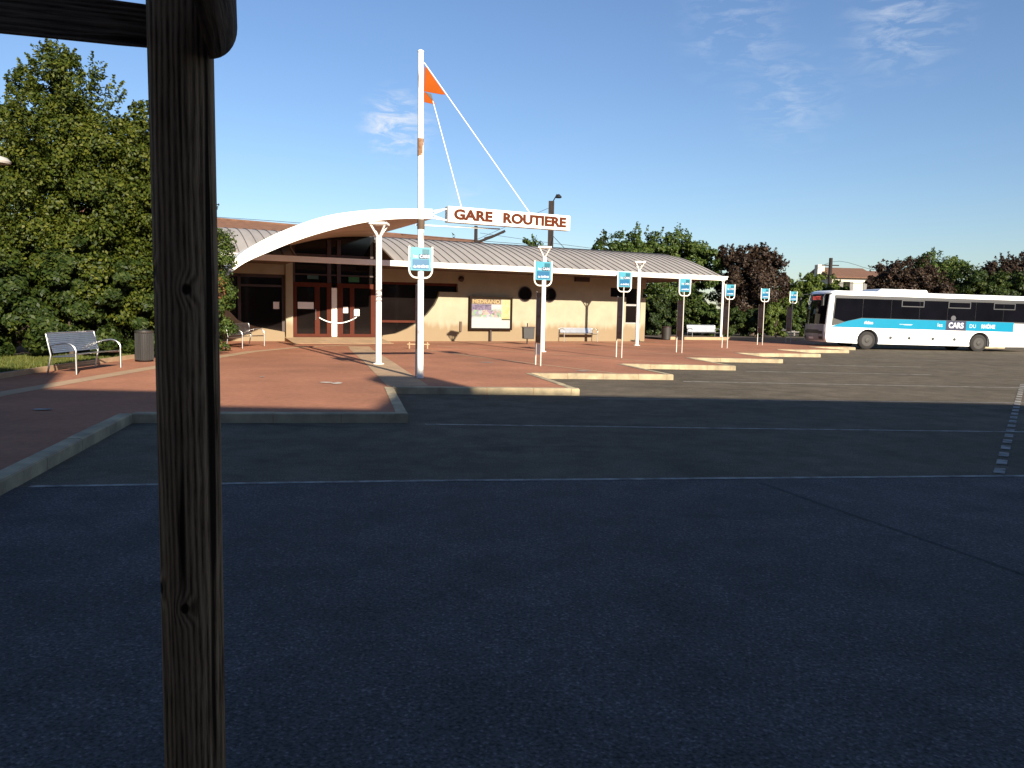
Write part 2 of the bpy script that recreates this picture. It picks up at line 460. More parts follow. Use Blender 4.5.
M = dict(
    road=asphalt('road_asphalt', (0.098, 0.082, 0.062), (0.142, 0.118, 0.088), 0.30),
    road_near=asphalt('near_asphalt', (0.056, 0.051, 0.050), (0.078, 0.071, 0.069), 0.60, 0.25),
    ground=mat('dry_ground', (0.10, 0.09, 0.06), rough=0.95, var=0.3, scale=0.5),
    paving=paving_mat('red_paving'),
    band=mat('pale_concrete', (0.36, 0.235, 0.135), rough=0.9, var=0.16, scale=2.5, bump=0.2),
    band_pale=mat('white_scuff', (0.42, 0.36, 0.30), rough=0.9, var=0.2),
    kerb=mat('kerb_stone', (0.21, 0.17, 0.11), rough=0.9, col2=(0.45, 0.36, 0.22), scale=2.6, bump=0.3, bscale=30),
    line=mat('worn_line_paint', (0.07, 0.065, 0.06), rough=0.9, scale=5, col2=(0.40, 0.37, 0.33)),
    lineworn=mat('faded_line_paint', (0.075, 0.07, 0.065), rough=0.9, scale=6, col2=(0.22, 0.21, 0.20)),
    tar=mat('tar_joint', (0.018, 0.018, 0.02), rough=0.8),
    wall=wall_mat('cream_render'),
    soffit=mat('brown_soffit', (0.085, 0.055, 0.036), rough=0.8, scale=1.2),
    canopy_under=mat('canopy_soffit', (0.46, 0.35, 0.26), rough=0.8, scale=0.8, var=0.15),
    white=mat('white_paint', (0.78, 0.75, 0.68), rough=0.45, var=0.05, scale=2),
    zinc=mat('zinc_sheet', (0.275, 0.25, 0.23), rough=0.65, metal=0.0, var=0.14, scale=0.9, stretch=(1.6, 0.3, 1)),
    seam=mat('shaded_zinc_seam', (0.13, 0.115, 0.105), rough=0.6, metal=0.2),  # darker than the sheet: shadow lines of the ribs put into the colour
    redframe=mat('red_brown_joinery', (0.070, 0.016, 0.008), rough=0.75, spec=0.15, var=0.15, scale=3),
    darkframe=mat('dark_brown_joinery', (0.03, 0.011, 0.008), rough=0.5),
    glass=glass_mat('dark_glass', (0.007, 0.005, 0.0045), spec=0.28),
    busglass=glass_mat('tinted_bus_glass', (0.004, 0.004, 0.006), rough=0.05, spec=0.16),
    paper=mat('white_paper', (0.75, 0.74, 0.72), rough=0.8, var=0.06),
    green=mat('green_board', (0.01, 0.10, 0.03), rough=0.6),
    bluegrey=mat('bluish_board', (0.02, 0.07, 0.07), rough=0.6),
    rust=mat('white_paint_with_rust', (0.78, 0.76, 0.72), rough=0.5, scale=2.2, stretch=(7, 7, 0.8), col2=(0.30, 0.17, 0.09)),
    rustpatch=mat('rust', (0.10, 0.040, 0.016), rough=0.9, scale=9, col2=(0.34, 0.20, 0.12)),
    orange=mat('orange_sheet', (0.26, 0.052, 0.003), rough=0.8, spec=0.1, var=0.08),
    black=mat('black_paint', (0.012, 0.011, 0.011), rough=0.5),
    letter=mat('brown_red_letters', (0.085, 0.020, 0.008), rough=0.8, spec=0.1, var=0.1),
    letterside=mat('tan_letters', (0.40, 0.18, 0.09), rough=0.5),
    cyan=mat('light_cyan_panel', (0.045, 0.235, 0.31), rough=0.45, var=0.06),
    panelblue=mat('blue_panel', (0.001, 0.085, 0.19), rough=0.45, var=0.08),
    teal=mat('teal_panel', (0.001, 0.085, 0.12), rough=0.45),
    navy=mat('navy_panel', (0.014, 0.016, 0.045), rough=0.35),
    signwhite=mat('sign_white', (0.50, 0.53, 0.60), rough=0.4, var=0.04),
    board=mat('brown_timetable_board', (0.075, 0.045, 0.03), rough=0.5, var=0.3, scale=7),
    grey=mat('grey_paint', (0.30, 0.29, 0.28), rough=0.5),
    post=mat('galvanised_post', (0.50, 0.47, 0.42), rough=0.45, metal=0.3, var=0.1),
    steel=mat('bench_steel', (0.50, 0.50, 0.50), rough=0.33, metal=1.0, var=0.1, scale=4),
    binsteel=mat('brushed_bin_steel', (0.13, 0.125, 0.12), rough=0.35, metal=0.8, var=0.15, stretch=(8, 8, 0.5)),
    bindark=mat('dark_bin_plastic', (0.025, 0.022, 0.020), rough=0.6),
    buswhite=mat('bus_white', (0.80, 0.80, 0.79), rough=0.25, var=0.03, coat=0.4),
    busgrey=mat('bus_bumper_grey', (0.22, 0.24, 0.26), rough=0.4),
    busdark=mat('bus_trim_dark', (0.012, 0.012, 0.012), rough=0.5),
    cantrail=mat('bus_cant_rail', (0.030, 0.030, 0.033), rough=0.4),
    buscyan=mat('bus_cyan', (0.0, 0.19, 0.31), rough=0.25, var=0.03, coat=0.3),
    tyre=mat('tyre_rubber', (0.014, 0.012, 0.011), rough=0.85),
    rim=mat('wheel_rim', (0.024, 0.020, 0.017), rough=0.6, metal=0.0),
    led=mat('led_red', (0.4, 0.05, 0.04), rough=0.5),
    bark=mat('bark', (0.07, 0.05, 0.035), rough=0.95, var=0.35, scale=6, bump=0.6, bscale=12, stretch=(1, 1, 0.25)),
    creosote=mat('creosoted_pole', (0.016, 0.010, 0.008), rough=0.9, var=0.4, scale=5, stretch=(3, 3, 0.4)),
    tile=mat('terracotta_tiles', (0.13, 0.062, 0.036), rough=0.9, var=0.28, scale=2.5, stretch=(1, 4, 1), bump=0.5, bscale=8),
    plaster=mat('pale_plaster', (0.50, 0.46, 0.38), rough=0.9, var=0.08),
    housegrey=mat('shutter_grey', (0.14, 0.13, 0.12), rough=0.7),
    soil=mat('bed_soil', (0.055, 0.038, 0.025), rough=0.95, var=0.3, scale=4),
    grass=leaf_mat('grass_blades', (0.045, 0.065, 0.012), (0.085, 0.10, 0.018), (0.15, 0.14, 0.035), 0.25),
    leafA=leaf_mat('yellow_green_leaves', (0.013, 0.028, 0.003), (0.050, 0.068, 0.007), (0.118, 0.124, 0.014), 0.32),
    leafB=leaf_mat('deep_green_leaves', (0.008, 0.019, 0.003), (0.024, 0.042, 0.006), (0.060, 0.075, 0.010), 0.22),
    leafC=leaf_mat('mid_green_leaves', (0.018, 0.040, 0.008), (0.050, 0.082, 0.014), (0.100, 0.125, 0.022), 0.28),
    leafP=leaf_mat('purple_plum_leaves', (0.013, 0.0075, 0.006), (0.034, 0.020, 0.013), (0.075, 0.047, 0.026), 0.22),
    leafL=leaf_mat('light_green_leaves', (0.035, 0.060, 0.010), (0.075, 0.110, 0.018), (0.140, 0.165, 0.030), 0.32),
    leafD=leaf_mat('dark_conifer_leaves', (0.010, 0.020, 0.006), (0.024, 0.042, 0.010), (0.050, 0.062, 0.016), 0.15),
    flower=mat('orange_blossom', (0.16, 0.05, 0.015), rough=0.7),
)

for e_ in M['rust'].node_tree.nodes:
    if e_.type == 'VALTORGB':
        e_.color_ramp.elements[0].position = 0.57; e_.color_ramp.elements[1].position = 0.70

# ------------------------------------------------------------------ ground, road, platform
def sheet(name, poly, z, m):
    b = MB()
    b.add([(x, y, z) for x, y in poly], [tuple(range(len(poly)))])
    o = b.build(name, m)
    tag(o, kind='structure')
    if o.data.polygons[0].normal.z < 0: o.data.flip_normals()
    return o

sheet('ground', [(-900, -300), (900, -300), (900, 1500), (-900, 1500)], -0.02, M['ground'])
sheet('road', [(-30, -12), (75, -12), (75, 62), (-30, 62)], 0.0, M['road'])
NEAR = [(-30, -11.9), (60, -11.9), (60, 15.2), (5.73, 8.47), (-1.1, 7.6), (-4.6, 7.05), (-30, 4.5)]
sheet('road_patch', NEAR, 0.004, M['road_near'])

def strip_line(name, pts, wd, z, m):
    b = MB()
    pts = [Vector((p[0], p[1])) for p in pts]
    L_, R_ = [], []
    for i, p in enumerate(pts):
        t = (pts[min(i + 1, len(pts) - 1)] - pts[max(i - 1, 0)]).normalized()
        n = Vector((-t.y, t.x)) * wd / 2
        L_.append((p.x + n.x, p.y + n.y, z)); R_.append((p.x - n.x, p.y - n.y, z))
    k = len(pts)
    b.add(L_ + R_, [(i, i + 1, k + i + 1, k + i) for i in range(k - 1)])
    o = b.build(name, m)
    if o.data.polygons[0].normal.z < 0: o.data.flip_normals()
    return tag(o, kind='structure')

strip_line('road_line', [(-4.5, 7.08), (-1.1, 7.62), (2.3, 8.06), (5.73, 8.50), (12, 9.3)], 0.075, 0.008, M['line'])
strip_line('road_line', [(-1.3, 11.5), (3.4, 11.7), (8.6, 11.97)], 0.08, 0.004, M['line'])
strip_line('road_line', [(1.57, 15.35), (6, 15.8), (11.0, 16.2)], 0.10, 0.004, M['lineworn'])
strip_line('road_line', [(4.4, 19.72), (13.4, 19.85)], 0.11, 0.004, M['line'])
strip_line('road_line', [(7.2, 23.70), (13, 23.85)], 0.11, 0.004, M['line'])
strip_line('road_line', [(10.2, 27.5), (14.6, 27.5)], 0.11, 0.004, M['line'])
strip_line('road_line', [(13.2, 31.8), (18, 32.0)], 0.11, 0.004, M['lineworn'])
strip_line('asphalt_joint', [(2.6, 7.9), (2.9, 7.0), (3.25, 6.0), (3.55, 5.1), (4.2, 3.2)], 0.022, 0.008, M['tar'])
db = MB()
p0, p1 = Vector((5.55, 8.62)), Vector((13.9, 20.9))
dv = (p1 - p0); ln = dv.length; dv.normalize(); nv = Vector((-dv.y, dv.x))
s = 0.0
while s < ln:
    a = p0 + dv * s; c = a + dv * 0.36
    q = [a + nv * 0.055, a - nv * 0.055, c - nv * 0.055, c + nv * 0.055]
    db.add([(v.x, v.y, 0.009) for v in q], [(0, 1, 2, 3)])
    s += 0.66
o = tag(db.build('dashed_line', M['line']), kind='structure')

PZ = 0.14
EDGE = [(-3.3, 1.5), (-4.55, 6.75), (-5.50, 11.05), (-1.58, 11.62), (-2.42, 15.55), (1.40, 15.92), (0.50, 19.70), (4.22, 20.12), (3.42, 23.92),
        (6.98, 24.03), (6.45, 28.10), (9.90, 28.18), (9.44, 32.30), (13.1, 32.75), (12.5, 36.3), (16.2, 37.1), (15.5, 40.2), (18.1, 40.7), (17.7, 46), (30, 47)]
poly = [(-30, 1.5)] + EDGE + [(30, 58), (-30, 58)]
pb = MB()
pb.prism([(x, y) for x, y in poly], 0.0, PZ - 0.006, 'z')
tag(pb.build('platform', M['paving']), kind='structure')
kb = MB()
rnd = random.Random(3)
for i in range(len(EDGE) - 1):
    a = Vector(EDGE[i]); c = Vector(EDGE[i + 1])
    d = c - a; ln = d.length; d.normalize(); n = Vector((-d.y, d.x))     # inward = left of travel
    wd = 0.17
    k = max(1, round(ln / 1.0)); st = ln / k
    for j in range(k):
        s0 = a + d * (j * st + 0.005); s1 = a + d * ((j + 1) * st - 0.005)
        if j == 0 and i > 0: s0 = a + d * 0.0
        hz = PZ + rnd.uniform(0, 0.006)
        q = [s0 - n * 0.008, s1 - n * 0.008, s1 + n * wd, s0 + n * wd]
        q2 = [s0 + n * 0.012, s1 + n * 0.012, s1 + n * wd, s0 + n * wd]
        kb.add([(v.x, v.y, -0.05) for v in q] + [(v.x, v.y, hz - 0.014) for v in q] + [(v.x, v.y, hz) for v in q2],
               [(3, 2, 1, 0), (0, 1, 5, 4), (1, 2, 6, 5), (2, 3, 7, 6), (3, 0, 4, 7), (4, 5, 9, 8), (5, 6, 10, 9), (6, 7, 11, 10), (7, 4, 8, 11), (8, 9, 10, 11)])
tag(kb.build('kerb', M['kerb']), kind='structure')
strip_line('paving_band', [(-8.2, 7), (-8.75, 13.1), (-8.95, 19.0), (-9.0, 26.5), (-8.2, 30.5), (-6.2, 33.5)], 0.42, PZ - 0.001, M['band'])
strip_line('paving_band', [(-6.3, 31.5), (-5.7, 29.0), (-3.9, 22.5), (-2.15, 15.85)], 0.85, PZ + 0.001, M['band'])
for a, c in (((-3.3, 34.5), (0.62, 19.9)),):
    pass
strip_line('paving_band', [(-3.4, 30.0), (-0.75, 25.4), (2.72, 20.25)], 0.13, PZ - 0.001, M['band'])
strip_line('paving_band', [(-3.3, 33.4), (-0.9, 30.6), (3.1, 27.2), (5.6, 24.2)], 0.13, PZ - 0.001, M['band'])
strip_line('paving_band', [(0.0, 35.8), (4.2, 32.2), (8.4, 28.4)], 0.13, PZ - 0.001, M['band'])
strip_line('paving_band', [(3.0, 38.0), (7.4, 36.0), (11.5, 32.7)], 0.13, PZ - 0.001, M['band'])
strip_line('paving_band', [(-4.1, 36.0), (8.0, 42.3)], 0.30, PZ - 0.001, M['band'])

for k_, (px_, py_, w_, d_) in enumerate(((326, 382.5, 0.28, 0.16), (337, 383.2, 0.26, 0.22), (43, 409.5, 0.34, 0.10), (487, 362.5, 0.5, 0.16), (583, 371, 0.5, 0.14), (262, 377, 0.10, 0.10))):
    v_ = cam.matrix_world.to_3x3() @ Vector(((px_ - 512) / 770, (384 - py_) / 770, -1.0))
    v_ = v_ * ((PZ - CAM_H) / v_.z)
    r3 = random.Random(k_)
    pts_ = [(v_.x + w_ * 0.5 * math.cos(a_ * 0.6283) * r3.uniform(0.6, 1.1), v_.y + d_ * math.sin(a_ * 0.6283) * r3.uniform(0.6, 1.1)) for a_ in range(10)]
    sheet('paint_mark', pts_, PZ + 0.006, M['line'] if k_ > 1 else M['band_pale'])

# grass strip and beds with low edging
GR = [(-10.55, 9.0), (-10.5, 15.6), (-10.75, 18.1), (-10.95, 22.4), (-11.2, 26.2), (-24, 26.2), (-24, 9.0)]
gb = MB(); gb.prism(GR, PZ - 0.01, PZ + 0.05, 'z')
tag(gb.build('grass_ground', M['soil']), kind='structure')
eb = MB()
for i in range(4):
    a = Vector(GR[i]); c = Vector(GR[i + 1]); d = (c - a).normalized(); n = Vector((-d.y, d.x))
    q = [a - n * 0.05, c - n * 0.05, c + n * 0.05, a + n * 0.05]
    eb.prism([(v.x, v.y) for v in q], PZ - 0.02, PZ + 0.10 + 0.002 * i, 'z')
tag(eb.build('edging', M['band']), kind='structure')
BED = [(9.3, 47.2), (20.5, 50.6), (30, 52), (30, 75), (2, 75), (5.5, 54)]
bb = MB(); bb.prism(BED, PZ - 0.02, PZ + 0.10, 'z')
tag(bb.build('bed_ground', M['soil']), kind='structure')
eb = MB()
for i in range(2):
    a = Vector(BED[i]); c = Vector(BED[i + 1]); d = (c - a).normalized(); n = Vector((-d.y, d.x))
    q = [a - n * 0.1, c - n * 0.1, c + n * 0.1, a + n * 0.1]
    eb.prism([(v.x, v.y) for v in q], PZ - 0.02, PZ + 0.17 + 0.002 * i, 'z')
tag(eb.build('edging', M['band']), kind='structure')

def quads(name, C, N, size, m, parent=None, elong=1.5):
    """many small leaf faces: centres C, normals N, half sizes"""
    rng = np.random.default_rng(len(C))
    n = len(C)
    N = N / np.linalg.norm(N, axis=1)[:, None]
    a = rng.normal(size=(n, 3))
    T = a - N * np.sum(a * N, axis=1)[:, None]
    T /= np.linalg.norm(T, axis=1)[:, None]
    B = np.cross(N, T)
    s = (size * rng.uniform(0.6, 1.35, n))[:, None]
    bend = N * s * 0.25
    V = np.stack([C - T * s * elong * 0.5, C + B * s * 0.42 + bend, C + T * s * elong * 0.5, C - B * s * 0.42 + bend], axis=1).reshape(-1, 3)
    me = bpy.data.meshes.new(name)
    me.vertices.add(4 * n)
    me.vertices.foreach_set('co', V.ravel())
    me.loops.add(4 * n)
    me.loops.foreach_set('vertex_index', np.arange(4 * n, dtype=np.int32))
    me.polygons.add(n)
    me.polygons.foreach_set('loop_start', np.arange(0, 4 * n, 4, dtype=np.int32))
    me.update(calc_edges=True)
    me.validate()
    me.materials.append(m)
    o = bpy.data.objects.new(name, me)
    COL.objects.link(o)
    if parent: o.parent = parent
    return o

def blades(name, poly_bounds, n, h, m, z, inside=None):
    rng = np.random.default_rng(11)
    x0, x1, y0, y1 = poly_bounds
    C = np.column_stack([rng.uniform(x0, x1, n), rng.uniform(y0, y1, n), np.full(n, z)])
    a = rng.uniform(0, 2 * np.pi, n)
    T = np.column_stack([np.cos(a), np.sin(a), np.zeros(n)]) * 0.012
    tip = C + np.column_stack([rng.normal(0, 0.03, n), rng.normal(0, 0.03, n), h * rng.uniform(0.5, 1.3, n)])
    V = np.stack([C - T, C + T, tip], axis=1).reshape(-1, 3)
    me = bpy.data.meshes.new(name)
    me.from_pydata(V.tolist(), [], np.arange(3 * n).reshape(-1, 3).tolist())
    me.materials.append(m)
    o = bpy.data.objects.new(name, me)
    COL.objects.link(o)
    tag(o, kind='stuff')
    return o
g_ = blades('grass', (-13.5, -11.0, 12.0, 26.0), 26000, 0.085, M['grass'], PZ + 0.05)
tag(g_, 'short green grass strip behind the steel bench under the tall trees', 'grass')

# ------------------------------------------------------------------ trees and shrubs
def tree(name, label, cat, base, blobs, n, leaf, m, seed, group=None, trunk_h=None, trunk_r=0.16, twigs=0, fill=0.35, clump=0.34, trunk=True, crown_name='crown', per_cl=130):
    """blobs: (dx, dy, z, rx, ry, rz) relative to base. The crown is clumps of leaf faces on and in the blobs."""
    rng = np.random.default_rng(seed)
    root = empty(name, base)
    tag(root, label, cat, group)
    vol = np.array([(b[3] * b[4] * b[5]) ** (2 / 3) for b in blobs])
    per = (n * vol / vol.sum()).astype(int)
    Cs, Ns = [], []
    for b, k in zip(blobs, per):
        c = np.array(b[:3]); r = np.array(b[3:6])
        ncl = max(6, int(k / per_cl))
        d = rng.normal(size=(ncl, 3)); d /= np.linalg.norm(d, axis=1)[:, None]
        inner = rng.random(ncl) < fill
        rad = np.where(inner, rng.uniform(0.25, 0.8, ncl), rng.uniform(0.82, 1.12, ncl))
        cc = c + d * r * rad[:, None]
        cs = clump * r.mean() * rng.uniform(0.45, 1.0, ncl)
        w_ = cs ** 2; w_ /= w_.sum()
        idx = rng.choice(ncl, size=k, p=w_)
        dd = rng.normal(size=(k, 3)); dd /= np.linalg.norm(dd, axis=1)[:, None]
        rr = rng.uniform(0.3, 1.0, k) ** 0.5
        P = cc[idx] + dd * (cs[idx] * rr)[:, None] * np.array([1, 1, 0.75])
        Cs.append(P)
        Ns.append(dd * 0.9 + d[idx] * 0.5 + rng.normal(size=(k, 3)) * 0.55 + np.array([0, 0, 0.35]))
    if twigs:                                        # thin sprays that stick out of the outline
        top = sorted(range(len(blobs)), key=lambda i: -blobs[i][2] - blobs[i][5])
        for j in range(twigs):
            b = blobs[rng.choice(top[:max(2, len(top) * 2 // 3)])]
            d = rng.normal(size=3); d[2] = abs(d[2]) * 1.1 + 0.1; d /= np.linalg.norm(d)
            s0 = np.array(b[:3]) + d * np.array(b[3:6]) * 0.95
            ln = rng.uniform(0.15, 0.38) * np.mean(b[3:6])
            k = int(ln / leaf * 5) + 4
            tt = rng.uniform(0, 1, k)
            P = s0 + (d + np.array([0, 0, 0.5])) * ln * tt[:, None] + rng.normal(size=(k, 3)) * leaf * 0.8 * (1.2 - tt[:, None])
            Cs.append(P); Ns.append(rng.normal(size=(k, 3)) + d)
    C = np.concatenate(Cs); N = np.concatenate(Ns)
    keep = C[:, 2] > 0.02
    quads(crown_name, C[keep], N[keep], leaf, m, root)
    if trunk:
        t = MB()
        th = trunk_h if trunk_h else max(b[2] for b in blobs) * 0.75
        t.tube([(0, 0, -0.1), (0.03, 0.02, th * 0.3), (-0.04, 0.05, th * 0.65), (0.02, 0, th)], [trunk_r * 1.25, trunk_r, trunk_r * 0.75, trunk_r * 0.35], 9)
        for b in blobs:
            z0 = min(th * 0.9, max(0.3 * th, b[2] - 1.2 * b[5]))
            t.tube([(0, 0, z0), (b[0] * 0.5, b[1] * 0.5, (z0 + b[2]) / 2 + 0.1), (b[0], b[1], b[2] + 0.2 * b[5])], [trunk_r * 0.5, trunk_r * 0.3, trunk_r * 0.1], 6)
        t.build('trunk', M['bark'], root, smooth=True)
    return root

LT = "tall trees in the left row"
tree('broadleaf_tree', 'tall yellow green tree left of the timber post, above the steel bench', 'tree', (-12.9, 22.6, PZ),
     [(0.3, 0, 6.3, 1.4, 1.5, 1.8), (-0.3, 0.2, 7.75, 0.65, 0.7, 0.95), (0.2, 0, 4.2, 1.9, 1.7, 1.8), (-0.9, -0.4, 2.4, 1.5, 1.5, 1.6), (1.0, -0.5, 2.2, 1.4, 1.3, 1.5), (0.9, 0.2, 5.6, 1.0, 1.1, 1.2)],
     80000, 0.072, M['leafA'], 1, LT, trunk_r=0.17, twigs=240, per_cl=170, clump=0.36, fill=0.42)
tree('broadleaf_tree', 'shorter yellow green tree with a ragged right edge, beside the timber post', 'tree', (-10.9, 23.6, PZ),
     [(0.1, 0, 5.3, 1.15, 1.2, 1.3), (-0.2, 0, 6.6, 0.6, 0.7, 0.7), (0.3, 0, 3.6, 1.3, 1.3, 1.5), (0.2, -0.3, 1.8, 1.3, 1.2, 1.4), (-0.9, 0.2, 4.6, 1.1, 1.1, 1.3), (-1.0, 0.0, 3.4, 0.9, 1.0, 1.2)],
     62000, 0.070, M['leafA'], 2, LT, trunk_r=0.13, twigs=240, per_cl=170, clump=0.36, fill=0.42)
tree('broadleaf_tree', 'thin topped tree at the left edge of the view with sparse upper twigs', 'tree', (-15.6, 23.8, PZ),
     [(0, 0, 5.6, 1.7, 1.5, 1.6), (0.75, 0, 7.5, 0.35, 0.4, 0.9), (-0.9, 0, 7.0, 0.8, 0.9, 1.1), (0.2, -0.3, 3.3, 1.8, 1.5, 1.7), (0.4, -0.5, 1.5, 1.7, 1.3, 1.3)],
     56000, 0.075, M['leafA'], 3, LT, trunk_r=0.16, twigs=200, per_cl=170, clump=0.34, fill=0.42)
SH = "evergreen shrubs below the left trees"
tree('evergreen_shrub', 'dark green shrub at the left edge, behind the grass strip', 'shrub', (-13.9, 20.4, PZ),
     [(0, 0, 1.3, 1.3, 0.9, 1.25), (-0.9, 0.2, 2.2, 1.0, 0.8, 1.0)], 18000, 0.08, M['leafB'], 4, SH, trunk_r=0.06, per_cl=260)
tree('evergreen_shrub', 'dark green shrub directly behind the near steel bench', 'shrub', (-12.0, 20.9, PZ),
     [(0, 0, 1.25, 1.1, 0.9, 1.2), (0.5, 0.2, 2.3, 0.9, 0.8, 0.9)], 20000, 0.08, M['leafB'], 5, SH, trunk_r=0.06, per_cl=260)
tree('evergreen_shrub', 'dark green shrub behind the round steel litter bin', 'shrub', (-10.75, 22.3, PZ),
     [(-0.1, 0, 1.3, 0.75, 0.7, 1.2), (-0.2, 0.2, 2.4, 0.8, 0.7, 0.8)], 17000, 0.08, M['leafB'], 6, SH, trunk_r=0.06, per_cl=260)
hg = tree('clipped_hedge', 'upright clipped hedge right of the timber post, by the far left bench', 'hedge', (-9.90, 24.9, PZ),
     [(0, 0, 0.8, 0.75, 0.8, 0.8), (0, 0, 1.9, 0.74, 0.8, 0.9), (0.0, 0, 3.15, 0.88, 0.9, 0.95), (-1.3, 0.2, 1.6, 1.0, 1.0, 1.6), (-1.2, 0.2, 3.0, 0.9, 0.9, 0.9)],
     46000, 0.062, M['leafC'], 8, trunk_r=0.08, fill=0.45, clump=0.30, per_cl=42)
rng = np.random.default_rng(5)
fl = np.column_stack([rng.normal(0.66, 0.07, 60), rng.normal(-0.45, 0.25, 60), rng.normal(2.1, 0.3, 60)])
quads('blossom', fl, rng.normal(size=(60, 3)) + np.array([0.3, -1, 0.3]), 0.045, M['flower'], hg)

def px_tree(name, label, cat, px, Y, blobs_px, n, leaf, m, seed, group=None, base_z=PZ, depth=1.0, **k):
    """blobs given as (px, py, half width px, half height px, depth shift m) and turned into metres at distance Y"""
    s = Y / 770.0
    b0 = at(px, 330, Y)
    base = Vector((b0.x, Y, base_z))
    bl = []
    for (x, y, hw, hh, dy) in blobs_px:
        c = at(x, y, Y + dy)
        f = (Y + dy) / 770.0
        bl.append((c.x - base.x, dy, c.z - base.z, hw * f, hw * f * depth, hh * f))
    return tree(name, label, cat, base, bl, n, leaf, m, seed, group, **k)

BT = "trees behind the right end of the station"
px_tree('broadleaf_tree', 'big round green tree rising behind the right end of the curved roof', 'tree', 662, 58,
        [(634, 254, 26, 20, 0), (674, 253, 28, 20, 0.5), (612, 262, 20, 18, 0), (655, 290, 34, 26, 0), (697, 285, 22, 26, 0), (654, 248, 24, 14, 0), (703, 265, 18, 18, 0), (650, 318, 26, 18, 0), (690, 315, 24, 18, 0)],
        52000, 0.14, M['leafC'], 21, BT, trunk_r=0.25, twigs=50)
px_tree('conifer_tree', 'small pointed conifer showing above the roof, left of the big round tree', 'tree', 603, 61,
        [(603, 252, 9, 12, 0), (604, 240, 4, 8, 0), (602, 268, 12, 14, 0)], 4200, 0.16, M['leafD'], 22, BT, trunk_r=0.15, twigs=14)
px_tree('plum_tree', 'purple leaved plum tree between the big green tree and the bus', 'tree', 752, 57,
        [(738, 273, 20, 20, 0), (765, 275, 20, 20, 0.3), (752, 292, 30, 22, 0), (726, 262, 10, 14, 0), (760, 258, 8, 12, 0), (745, 258, 8, 10, 0), (772, 266, 8, 10, 0), (782, 288, 10, 14, 0), (745, 312, 26, 16, 0.5)],
        40000, 0.125, M['leafP'], 23, BT, trunk_r=0.18, twigs=260)
px_tree('broadleaf_tree', 'light green tree in front of the white house, left of the bus', 'tree', 808, 66,
        [(800, 290, 18, 14, 0), (820, 288, 16, 13, 0), (838, 298, 14, 12, 0), (806, 312, 22, 18, 0), (785, 305, 12, 18, 0)],
        22000, 0.14, M['leafL'], 24, BT, trunk_r=0.16, twigs=25)
SB = "shrubs along the far planting bed"
for i, (px, Y, hw, hh, m, lab) in enumerate((
        (655, 52, 13, 19, 'leafD', 'very dark shrub close beside the end of the station wall'),
        (669, 54.5, 12, 17, 'leafB', 'dark shrub behind the round bin left of the far bench'),
        (683, 54, 16, 22, 'leafB', 'dark tall shrub behind the white bench at the far bed'),
        (706, 53.5, 14, 15, 'leafC', 'green shrub behind the far white column'),
        (730, 53, 14, 14, 'leafB', 'dark low shrub under the plum tree, left of the fifth bus stop sign'),
        (755, 54, 15, 13, 'leafD', 'very dark low shrub below the plum tree'),
        (776, 52.5, 13, 17, 'leafL', 'bright green shrub between the last two bus stop signs'),
        (800, 56, 13, 16, 'leafC', 'green shrub left of the bus nose'))):
    px_tree('bed_shrub', lab, 'shrub', px, Y, [(px, 337 - hh, hw, hh, 0), (px + 5, 337 - 1.5 * hh, hw * 0.7, hh * 0.7, 0.4), (px - 6, 337 - 1.3 * hh, hw * 0.7, hh * 0.7, 0.2)],
            9000, 0.11, M[m], 30 + i, SB, trunk_r=0.05, base_z=PZ + 0.08)
px_tree('background_hedge', 'long dark hedge closing the far bed behind the shrubs, left of the bus', 'hedge', 735, 64,
        [(x_, 318 + (i_ % 2) * 3, 16, 16, 0.4 * (i_ % 3)) for i_, x_ in enumerate(range(640, 850, 17))], 30000, 0.14, M['leafD'], 48, trunk=False, fill=0.5)
RT = "trees behind the bus"
px_tree('plum_tree', 'purple leaved plum tree behind the front half of the bus', 'tree', 903, 62,
        [(890, 277, 18, 13, 0), (912, 275, 20, 13, 0), (878, 288, 14, 12, 0), (925, 290, 22, 14, 0), (900, 296, 26, 16, 0)], 28000, 0.125, M['leafP'], 41, RT, trunk_r=0.18, twigs=60)
px_tree('broadleaf_tree', 'green tree with a domed top behind the middle of the bus', 'tree', 938, 70,
        [(930, 272, 24, 16, 0), (950, 275, 18, 14, 0), (945, 292, 30, 18, 0)], 24000, 0.14, M['leafC'], 42, RT, trunk_r=0.2, twigs=30)
px_tree('broadleaf_tree', 'olive green tree behind the rear half of the bus', 'tree', 985, 63,
        [(972, 285, 24, 14, 0), (1005, 287, 24, 14, 0), (1035, 286, 26, 15, 0), (985, 300, 30, 14, 0)], 30000, 0.13, M['leafB'], 43, RT, trunk_r=0.2, twigs=60)
px_tree('plum_tree', 'purple topped plum tree at the right edge of the view', 'tree', 1012, 68,
        [(1010, 272, 22, 11, 0), (1035, 268, 22, 13, 0), (992, 275, 14, 8, 0), (1020, 290, 26, 14, 0)], 24000, 0.13, M['leafP'], 44, RT, trunk_r=0.2, twigs=80)
px_tree('broadleaf_tree', 'small green treetop peeping over the roof below the end of the big sign', 'tree', 532, 72,
        [(530, 244, 7, 7, 0), (536, 249, 7, 6, 0), (531, 258, 10, 9, 0)], 3200, 0.16, M['leafC'], 45, trunk_r=0.12, twigs=16)
px_tree('broadleaf_tree', 'tiny green treetop peeping over the roof left of the big sign', 'tree', 455, 75,
        [(456, 242, 6, 5, 0), (455, 254, 9, 9, 0)], 2000, 0.16, M['leafL'], 46, trunk_r=0.12, twigs=10)

